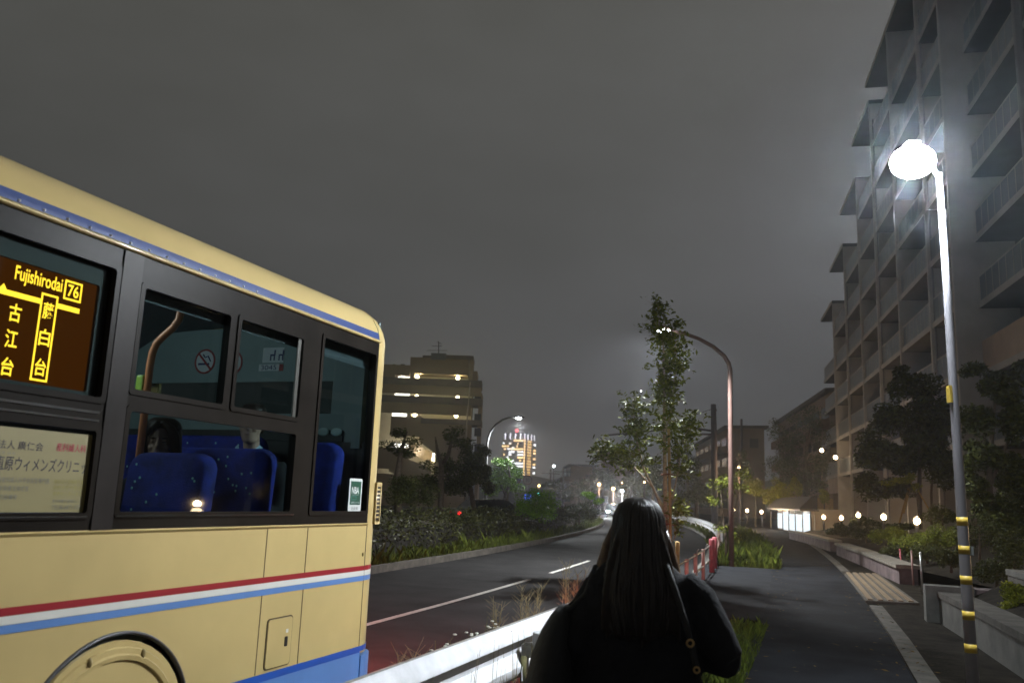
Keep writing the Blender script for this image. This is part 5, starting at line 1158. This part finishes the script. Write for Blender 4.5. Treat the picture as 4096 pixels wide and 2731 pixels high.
for i, px in enumerate((985, 1060, 1120, 1170, 1210)):
    rnd = random.Random(300 + i); y = (EYE + ray(px, 1540) * (-1.9 / ray(px, 1540).x)).y; b0 = V((-1.86, y, .1)); m = MB()
    for k in range(7):
        tip = b0 + V((rnd.uniform(-.08, .05), rnd.uniform(-.2, .2), rnd.uniform(.45, .75))); m.tube([b0, b0.lerp(tip, .5) + V((0, rnd.uniform(-.03, .03), .03)), tip], [.002, .0016, .0007], 5)
    o = m.build('weed', m_straw, None, False, b0); tag(o, ['thin dry stalks before the white rail, nearest the bus bumper', 'thin dry stalks before the rail below the white flowers', 'thin dry stalks before the rail left of its joint', 'thin dry stalks before the rail right of the bolt holes', 'thin dry stalks at the rail post'][i], 'weed', 'weeds growing along the guardrail')

# ------------------------------------------------------------------ cars
def car(label, c, head, paint, lights=True, tail=False):
    """c ground point under the middle, head = direction the bonnet points to"""
    t = thing('parked_car' if tail else 'car', c, label, 'car'); f = V(head).normalized(); s = f.cross(V((0, 0, 1)))
    def p(x, y, z): return c + f*x + s*y + V((0, 0, z))
    lower = [(-2.1, .78, .45), (-2.15, .8, .75), (-1.9, .82, .92), (-.6, .84, .94), (1.0, .84, .92), (1.95, .78, .78), (2.12, .72, .55), (2.08, .70, .32), (-2.05, .75, .32)]
    def ring(y): return [p(x, y*w/.84, z) for x, w, z in lower]
    MB().loft([ring(-.80), ring(-.84), ring(.84), ring(.80)]).build('body', paint, t, bevel=.03)
    cab = [(-1.85, .93), (-1.35, 1.40), (-.2, 1.47), (.35, 1.40), (1.05, .92)]
    cb = MB(); cb.loft([[p(x, y*(1 if z < 1 else .84), z) for x, z in cab] for y in (-.76, .76)]).build('cabin', m_win, t, bevel=.02)
    MB().loft([[p(x, y*.85, z + .012) for x, z in cab[1:4]] + [p(x, y*.85, z - .02) for x, z in cab[1:4][::-1]] for y in (-.78, .78)]).build('roof', paint, t)
    for x in (-1.3, 1.3):
        for y in (-.78, .78):
            w_ = MB().tube([p(x, y - .1, .32), p(x, y + .1, .32)], .32, 20).build('wheel', m_ty, t); MB().tube([p(x, y - .11, .32), p(x, y + .11, .32)], .19, 16).build('rim', m_alu, w_)
    for y in (-.6, .6):
        MB().ell(p(2.06, y, .66), (.13, .13, .09), 12, 8).build('headlight', emit('headlight_glow', (.9, .95, 1), 160) if lights else m_alu, t, smooth=True)
        if lights: lamp('headlight_beam', p(2.28, y, .66), 1100, (.9, .95, 1), t, .08, 'SPOT', p(20, y, .0), 75, .6)
        MB().ell(p(-2.1, y, .78), (.09, .17, .09), 12, 8).build('tail_light', emit('car_tail_glow', (1, .03, .03), 3.2) if tail and y > 0 else mat('tail_lens', (.25, .01, .01), .3), t, smooth=True)
    return t
m_carb = mat('black_car_paint', (.02, .021, .023), .18, var=.1, coat=.5); m_cars = mat('dark_car_paint', (.10, .11, .12), .22, coat=.5)
cc = on(1408, 1188, 0); car('oncoming car with dazzling white headlights half hidden by the woman hair', V((cc.x, cc.y, 0)), V((.26, -1, 0)), m_cars)
ck = at(1140, 1190, 41); car('dark parked car with a glowing red tail light behind the hedge', V((ck.x, ck.y, .1)), RGT*1 + FWD*.45, m_carb, False, True)

# ------------------------------------------------------------------ people
m_skin = mat('skin', (.46, .30, .22), .55, var=.08, scale=8); m_hairb = mat('dark_brown_hair', (.014, .009, .006), .42, var=.4, scale=30, spec=.2)
m_hairl = mat('lit_hair_brown', (.10, .055, .03), .45, var=.4, scale=40); m_coat = mat('black_coat', (.010, .010, .012), .9, var=.3, scale=8, bump=.3, bscale=60, spec=.2)  # side strands lightened to hold the light on the hair edges
m_trou = mat('dark_trousers', (.015, .015, .02), .9); m_bag = mat('black_bag', (.009, .009, .009), .75, var=.2, bump=.3); m_gold = mat('gold_chain', (.55, .36, .15), .35, metal=.8)
def ering(c, rx, ry, R, n=20, pw=2.0):
    o = []
    for k in range(n):
        a = 2*pi*k/n; ca, sa = cos(a), sin(a)
        o.append(c + R @ V((rx*abs(ca)**(2/pw)*(1 if ca > 0 else -1), ry*abs(sa)**(2/pw)*(1 if sa > 0 else -1), 0)))
    return o
def head_shape(m, c, R, s=1.0, closed_eyes=True):
    """skull, jaw, nose, brow, lips, ears and neck; local -y is the face"""
    pt = lambda x, y, z: c + R @ V((x*s, y*s, z*s))
    prof = [(-.118, -.05, .028, .03), (-.105, -.045, .042, .045), (-.08, -.03, .055, .063), (-.04, -.012, .066, .083), (.0, .002, .071, .095), (.04, .008, .074, .098), (.08, .01, .068, .088), (.11, .01, .048, .06), (.125, .01, .02, .025)]
    m.loft([ering(pt(0, dy, z), rx*s, ry*s, R, 20) for z, dy, rx, ry in prof])
    m.loft([ering(pt(0, -.088, z), w*s, d*s, R, 10) for z, w, d in ((.03, .007, .012), (.01, .009, .018), (-.018, .015, .026), (-.032, .014, .016))])       # nose
    m.ell(pt(0, -.084, -.058), (.026*s, .012*s, .006*s), 12, 6, R); m.ell(pt(0, -.082, -.069), (.022*s, .012*s, .006*s), 12, 6, R)   # lips
    for x in (-.032, .032):
        m.ell(pt(x, -.082, .024), (.022*s, .010*s, .006*s), 10, 6, R)     # brow
        m.ell(pt(x, -.080, .004), (.016*s, .010*s, .010*s), 12, 8, R)     # lids
        m.ell(pt(x*1.15, -.066, -.03), (.024*s, .022*s, .022*s), 10, 6, R)  # cheek
    for x in (-.075, .075): m.ell(pt(x, .01, -.005), (.010*s, .02*s, .032*s), 10, 8, R)
    m.loft([ering(pt(0, .012 + k*.01, z), .052*s, .056*s, R, 16) for k, z in ((0, -.06), (1, -.12), (2, -.17))])
    return m
def Rz(a, tilt=0): return Matrix.Rotation(a, 3, 'Z') @ Matrix.Rotation(tilt, 3, 'X')
def hand(m, w, d, up, s=1):
    """palm, four bent fingers and a thumb from wrist point w along d"""
    d = V(d).normalized(); sd = d.cross(V(up)).normalized() * s; n = sd.cross(d)*s
    m.loft([[w + d*x + sd*(wd*cos(2*pi*k/12)) + n*(th*sin(2*pi*k/12)) for k in range(12)] for x, wd, th in ((0, .026, .02), (.03, .036, .016), (.075, .04, .014), (.09, .036, .012))])
    for i, (o, l) in enumerate(((-.028, .062), (-.01, .074), (.009, .07), (.027, .055))):
        a = w + d*.085 + sd*o; b_ = a + d*l*.5 - n*.008; c = b_ + d*l*.3 - n*.026; e = c + d*l*.08 - n*.024
        m.tube([a, b_, c, e], [.009, .0085, .0078, .006], 8)
    a = w + d*.02 + sd*-.034; m.tube([a, a + d*.03 - sd*.018 - n*.008, a + d*.06 - sd*.02 - n*.02], [.011, .010, .007], 8)

# the woman walking ahead
DW = 3.4
pw = at(1466, 1300, DW); B = V((pw.x, pw.y, .12))
wf = (FWD + RGT*.12).normalized(); wr = wf.cross(V((0, 0, 1)))
RW = Matrix((wr, wf, V((0, 0, 1)))).transposed()
def wp(x, y, z): return B + wr*x + wf*y + V((0, 0, z - .12))
wom = thing('person', B, 'woman with long hair in a dark coat seen from behind, walking along the footway', 'person')
I3 = RW
m = MB()
# legs in mid stride, boots, torso, neck: one continuous surface
def leg(x, yk, ya, yt_, lift):
    m.tube([wp(x*.9, 0, .92), wp(x, yk*.5, .72), wp(x, yk, .50), wp(x, (yk+ya)/2, .32), wp(x, ya, .10 + lift + .12)], [.085, .075, .056, .05, .036], 14)
    m.loft([[wp(x + .04*w_*cos(2*pi*k/12), ya + yy, .12 + lift + hh + hh*.9*sin(2*pi*k/12)) for k in range(12)] for yy, w_, hh in ((-.06, .7, .035), (.0, 1.0, .05), (.09, 1.05, .034), (.17, .7, .02))])
leg(-.09, .12, .20, 1, 0); leg(.09, -.04, -.20, 1, .02)
tors = [(1.50, .055, .055, .0), (1.44, .062, .06, -.005), (1.41, .10, .075, -.005), (1.375, .155, .088, -.01), (1.33, .195, .10, -.01), (1.22, .20, .115, 0), (1.05, .185, .115, 0), (.92, .19, .125, 0), (.84, .17, .12, 0)]
m.loft([ering(wp(0, y, z), rx, ry, I3) for z, rx, ry, y in tors])
for sx in (-1, 1):
    el = wp(.30 if sx > 0 else -.222, -.035, 1.09); wr_ = wp(sx*.16, .22, 1.10)
    m.tube([wp(sx*.13, -.01, 1.33), wp(.215 if sx > 0 else -.158, -.015, 1.27), el], [.05, .048, .04], 14); m.tube([el, el.lerp(wr_, .5), wr_], [.042, .036, .026], 14)
    hand(m, wr_, wp(sx*.06, .30, 1.13) - wr_, V((0, 0, 1)), sx)
head_c = wp(0, .02, 1.53)
head_shape(m, head_c, RW @ Matrix.Rotation(pi, 3, 'Z'), 1.0)
remesh(m, 'body', m_skin, wom, .0085, 3)
# coat with sleeves and hem
m = MB()
coat = [(1.465, .085, .08, -.005), (1.44, .10, .088, -.01), (1.415, .135, .098, -.01), (1.385, .165, .105, -.012), (1.345, .205, .118, -.014), (1.26, .22, .14, -.01), (1.12, .22, .145, 0), (.98, .25, .155, 0), (.80, .275, .17, 0), (.60, .30, .19, 0), (.52, .305, .195, 0)]
m.loft([ering(wp(0, y, z), rx, ry, I3, 28, 2.3) for z, rx, ry, y in coat])
for sx in (-1, 1):
    ex = .335 if sx > 0 else .25
    el = wp(sx*ex, -.05, 1.085); cu = wp(sx*.185, .185, 1.09)
    sh = ((.155, 1.345, .075), (.222, 1.29, .08), (.28, 1.18, .078)) if sx > 0 else ((.14, 1.335, .066), (.175, 1.265, .07), (.205, 1.16, .068))
    m.tube([wp(sx*sh[0][0], -.01, sh[0][1]), wp(sx*sh[1][0], -.02, sh[1][1]), wp(sx*sh[2][0], -.04, sh[2][1]), el], [sh[0][2], sh[1][2], sh[2][2], .062], 16)
    m.tube([el + (el - cu)*.08, el, el.lerp(cu, .5), cu], [.04, .066, .066, .056], 16)
# collar
m.loft([[wp(r*cos(2*pi*k/20)*1.0, -.005 + r*.92*sin(2*pi*k/20), z) for k in range(20)] for r, z in ((.105, 1.42), (.098, 1.475), (.086, 1.48), (.08, 1.43))])
remesh(m, 'coat', m_coat, wom, .012, 3)
# hair: one mass over the back with loose side strands
m = MB()
hr = [(1.672, .014, .016, .0), (1.664, .044, .048, .0), (1.642, .076, .082, -.002), (1.60, .097, .106, -.006), (1.55, .102, .112, -.014), (1.49, .106, .105, -.030), (1.43, .116, .095, -.05), (1.38, .125, .08, -.075), (1.32, .130, .06, -.105), (1.26, .125, .043, -.125), (1.20, .11, .03, -.14), (1.17, .10, .018, -.145)]
m.loft([ering(wp(.004*sin(i), y, z), rx, ry, I3, 24) for i, (z, rx, ry, y) in enumerate(hr)])
rhair = random.Random(2)
for _ in range(40):
    a = rhair.uniform(-1, 1); x0 = a*.092; m.tube([wp(x0*.8, -.08, 1.56), wp(x0*1.25, -.105, 1.42), wp(x0*1.5, -.145, 1.27), wp(x0*1.5 + rhair.uniform(-.02, .02), -.15, 1.14 + rhair.uniform(-.03, .06))], [.011, .013, .011, .003], 8)
hair = remesh(m, 'hair', m_hairb, wom, .009, 2)
m = MB(); rs_ = random.Random(6)
for _ in range(170):
    a = rs_.uniform(-pi*1.02, .02*pi); e_ = rs_.randint(7, 11); pts = []; ph = rs_.uniform(-.12, .12)
    for i in range(0, e_ + 1):
        z, rx, ry, y = hr[i]; aa = a + ph * (i/8)**2; f_ = 1.0 + rs_.uniform(.0, .03) + (.03 if i > 6 else 0)
        pts.append(wp(rx*f_*cos(aa), y + ry*f_*sin(aa), z))
    m.tube(pts, [.0028] * (len(pts) - 1) + [.0008], 5)
m.build('hair', mat('hair_sheen', (.017, .011, .008), .42, var=.4, scale=30), hair, smooth=True)
m = MB()
for x0, x1, x2, dy in ((-.10, -.145, -.175, .06), (-.10, -.135, -.16, .05), (-.095, -.14, -.185, .075), (.10, .145, .17, .055), (.10, .14, .18, .05)):
    MB().tube([wp(x0*.9, .03, 1.55), wp(x0*1.2, dy*.7, 1.48), wp(x1, dy, 1.40), wp((x1 + x2)/2, dy, 1.345), wp(x2, dy*.6, 1.27)], [.02, .022, .02, .016, .004], 8).build('hair_strand', m_hairl, hair, smooth=True)

# bag on her left arm, with strap; gold chain strap on the right
bg_ = thing('shoulder_bag', wp(-.33, .02, .86), 'black slouchy shoulder bag bulging at the woman left elbow', 'bag')
m = MB(); m.loft([[wp(-.335 + dx + rx*cos(2*pi*k/20), .0 + ry*sin(2*pi*k/20), z) for k in range(20)] for z, rx, ry, dx in ((.80, .05, .12, .0), (.84, .085, .17, .0), (.96, .092, .19, .0), (1.06, .082, .17, .01), (1.15, .062, .14, .025), (1.21, .043, .10, .042), (1.245, .022, .06, .05))])
bb = m.build('bag_body', m_bag, bg_, smooth=True)
MB().tube([wp(-.29, -.05, 1.22), wp(-.262, -.05, 1.235), wp(-.20, -.07, 1.30), wp(-.165, -.03, 1.40), wp(-.175, .05, 1.37), wp(-.25, .08, 1.25), wp(-.29, .05, 1.22)], .011, 8).build('strap', m_bag, bg_, smooth=True)
pu = thing('crossbody_bag', wp(.22, -.14, .95), 'small black crossbody bag with gold ring fittings at the woman right side', 'bag')
m = MB(); m.loft([ering(wp(.235, -.135, z), rx, ry, I3, 18, 3) for z, rx, ry in ((.80, .07, .025), (.82, .09, .035), (.93, .092, .038), (.965, .08, .03))]); m.build('bag_body', m_bag, pu, smooth=True)
MB().tube([wp(.10, -.128, 1.425), wp(.13, -.165, 1.34), wp(.175, -.175, 1.2), wp(.205, -.175, 1.08), wp(.225, -.165, .965)], .011, 8).build('strap', m_bag, pu, smooth=True)
for z, x, r in ((1.16, .182, .012), (1.07, .205, .010), (.985, .222, .022), (.955, .228, .016)):
    c = wp(x, -.188, z); MB().tube([c + wr*(r*cos(a)) + V((0, 0, r*sin(a))) for a in [2*pi*k/14 for k in range(15)]], r*.35, 8, False).build('ring_fitting', m_gold, pu, smooth=True)

# passengers
def sitter(c, yaw, tilt, label, shirt, collar, hair_fn, seat_z):
    t = thing('person', V((c.x, c.y + .02, .99)), label, 'person', None)
    R = Rz(yaw, tilt); I = Rz(yaw)
    m = MB(); head_shape(m, c, R, 1.0)
    remesh(m, 'body', m_skin, t, .006, 2)
    m = MB(); k = lambda x, y, z: c + I @ V((x, y, z))
    m.loft([ering(k(0, .03, z), rx, ry, I, 20, 2.3) for z, rx, ry in ((-.165, .06, .06), (-.19, .10, .075), (-.215, .165, .095), (-.26, .205, .115), (-.45, .20, .125), (-.66, .18, .13))])
    for sx in (-1, 1):
        m.tube([k(sx*.18, .03, -.25), k(sx*.235, .0, -.42), k(sx*.22, -.08, -.56), k(sx*.10, -.27, -.58)], [.06, .055, .05, .04], 12)
        m.tube([k(sx*.09, .02, -.68), k(sx*.10, -.36, -.66), k(sx*.10, -.40, -.9)], [.085, .07, .055], 12)
    b_ = remesh(m, 'clothing', shirt, t, .014, 2)
    m = MB()
    for sx in (-1, 1): hand(m, k(sx*.10, -.27, -.58), I @ V((-sx*.4, -1, -.1)), (0, 0, 1), sx)
    remesh(m, 'hands', m_skin, t, .006, 1)
    if collar:
        m = MB()
        for sx in (-1, 1):
            m.add([k(sx*.012, -.075, -.215), k(sx*.035, -.10, -.245), k(sx*.085, -.075, -.20), k(sx*.088, -.01, -.15), k(sx*.07, -.02, -.135), k(sx*.05, -.06, -.165)], [(0, 1, 2, 5), (5, 2, 3, 4)])
        m.build('collar', collar, t)
    hair_fn(t, c, R); return t
def eyes(t, c, R, op):
    for x in (-.032, .032):
        MB().ell(c + R @ V((x, -.0895, .003)), (.014, .004, .003 if not op else .005), 10, 6, R).build('eye', m_hairb, t, smooth=True)
        MB().ell(c + R @ V((x, -.0915, .026)), (.019, .004, .0035), 10, 6, R).build('eyebrow', m_hairb, t, smooth=True)
    MB().ell(c + R @ V((0, -.0935, -.0635)), (.021, .004, .002), 10, 4, R).build('mouth', mat('lip_line', (.15, .05, .04), .6), t, smooth=True)
def hair_w(t, c, R):
    p = lambda x, y, z: c + R @ V((x, y, z)); m = MB()
    m.loft([ering(p(.005, .03, z), rx, ry, R, 22) for z, rx, ry in ((.142, .02, .03), (.138, .06, .07), (.115, .095, .10), (.08, .112, .108)) ])
    m.loft([ering(p(.0, y, z), rx, ry, R, 22) for z, rx, ry, y in ((.12, .09, .085, .035), (.05, .115, .09, .045), (-.03, .12, .085, .05), (-.12, .125, .075, .055), (-.2, .11, .06, .06))])
    for sx, w_ in ((1, 1.1), (-1, .75)):
        m.tube([p(sx*.01, -.075, .125), p(sx*.055*w_, -.085, .085), p(sx*.085, -.06, .03), p(sx*.098, -.04, -.06), p(sx*.1, -.02, -.18)], [.016, .026*w_, .03*w_, .03*w_, .02], 10)
    remesh(m, 'hair', m_hairb, t, .009, 2); eyes(t, c, R, False)
def hair_m(t, c, R):
    p = lambda x, y, z: c + R @ V((x, y, z)); m = MB()
    m.loft([ering(p(0, .022, z), rx, ry, R, 20) for z, rx, ry in ((.14, .02, .03), (.132, .06, .075), (.10, .082, .098), (.06, .084, .10))]); m.loft([ering(p(0, .05, z), rx, ry, R, 20) for z, rx, ry in ((.08, .08, .08), (.0, .08, .065), (-.06, .07, .05))])
    remesh(m, 'hair', m_hairb, t, .009, 2); eyes(t, c, R, True)
sitter(V((-3.765, 4.06, 1.905)), .62, .14, 'sleepy woman passenger with dark parted hair behind the bus seat by the orange rail', mat('dark_jacket', (.008, .008, .01), .9), None, hair_w, .99)
sitter(V((-3.56, 4.64, 2.062)), .40, .10, 'man passenger in dark suit and pale blue shirt collar by the rear bus window', mat('dark_jacket', (.008, .008, .01), .9), mat('pale_blue_shirt', (.35, .55, .68), .7), hair_m, .99)

# ------------------------------------------------------------------ air volume added to spread a glow round the lamps
hz = MB().box((-420, -40, -1.1), (330, 1000, 112)); vm = bpy.data.materials.new('glow_haze'); vm.use_nodes = True; nt = vm.node_tree; nt.nodes.clear()
o = nt.nodes.new('ShaderNodeOutputMaterial'); pv = nt.nodes.new('ShaderNodeVolumePrincipled'); pv.inputs['Color'].default_value = (.90, .95, 1.0, 1); pv.inputs['Density'].default_value = .0013; pv.inputs['Anisotropy'].default_value = .86
nt.links.new(pv.outputs[0], o.inputs['Volume'])
tag(hz.build('glow_haze', vm), kind='stuff')
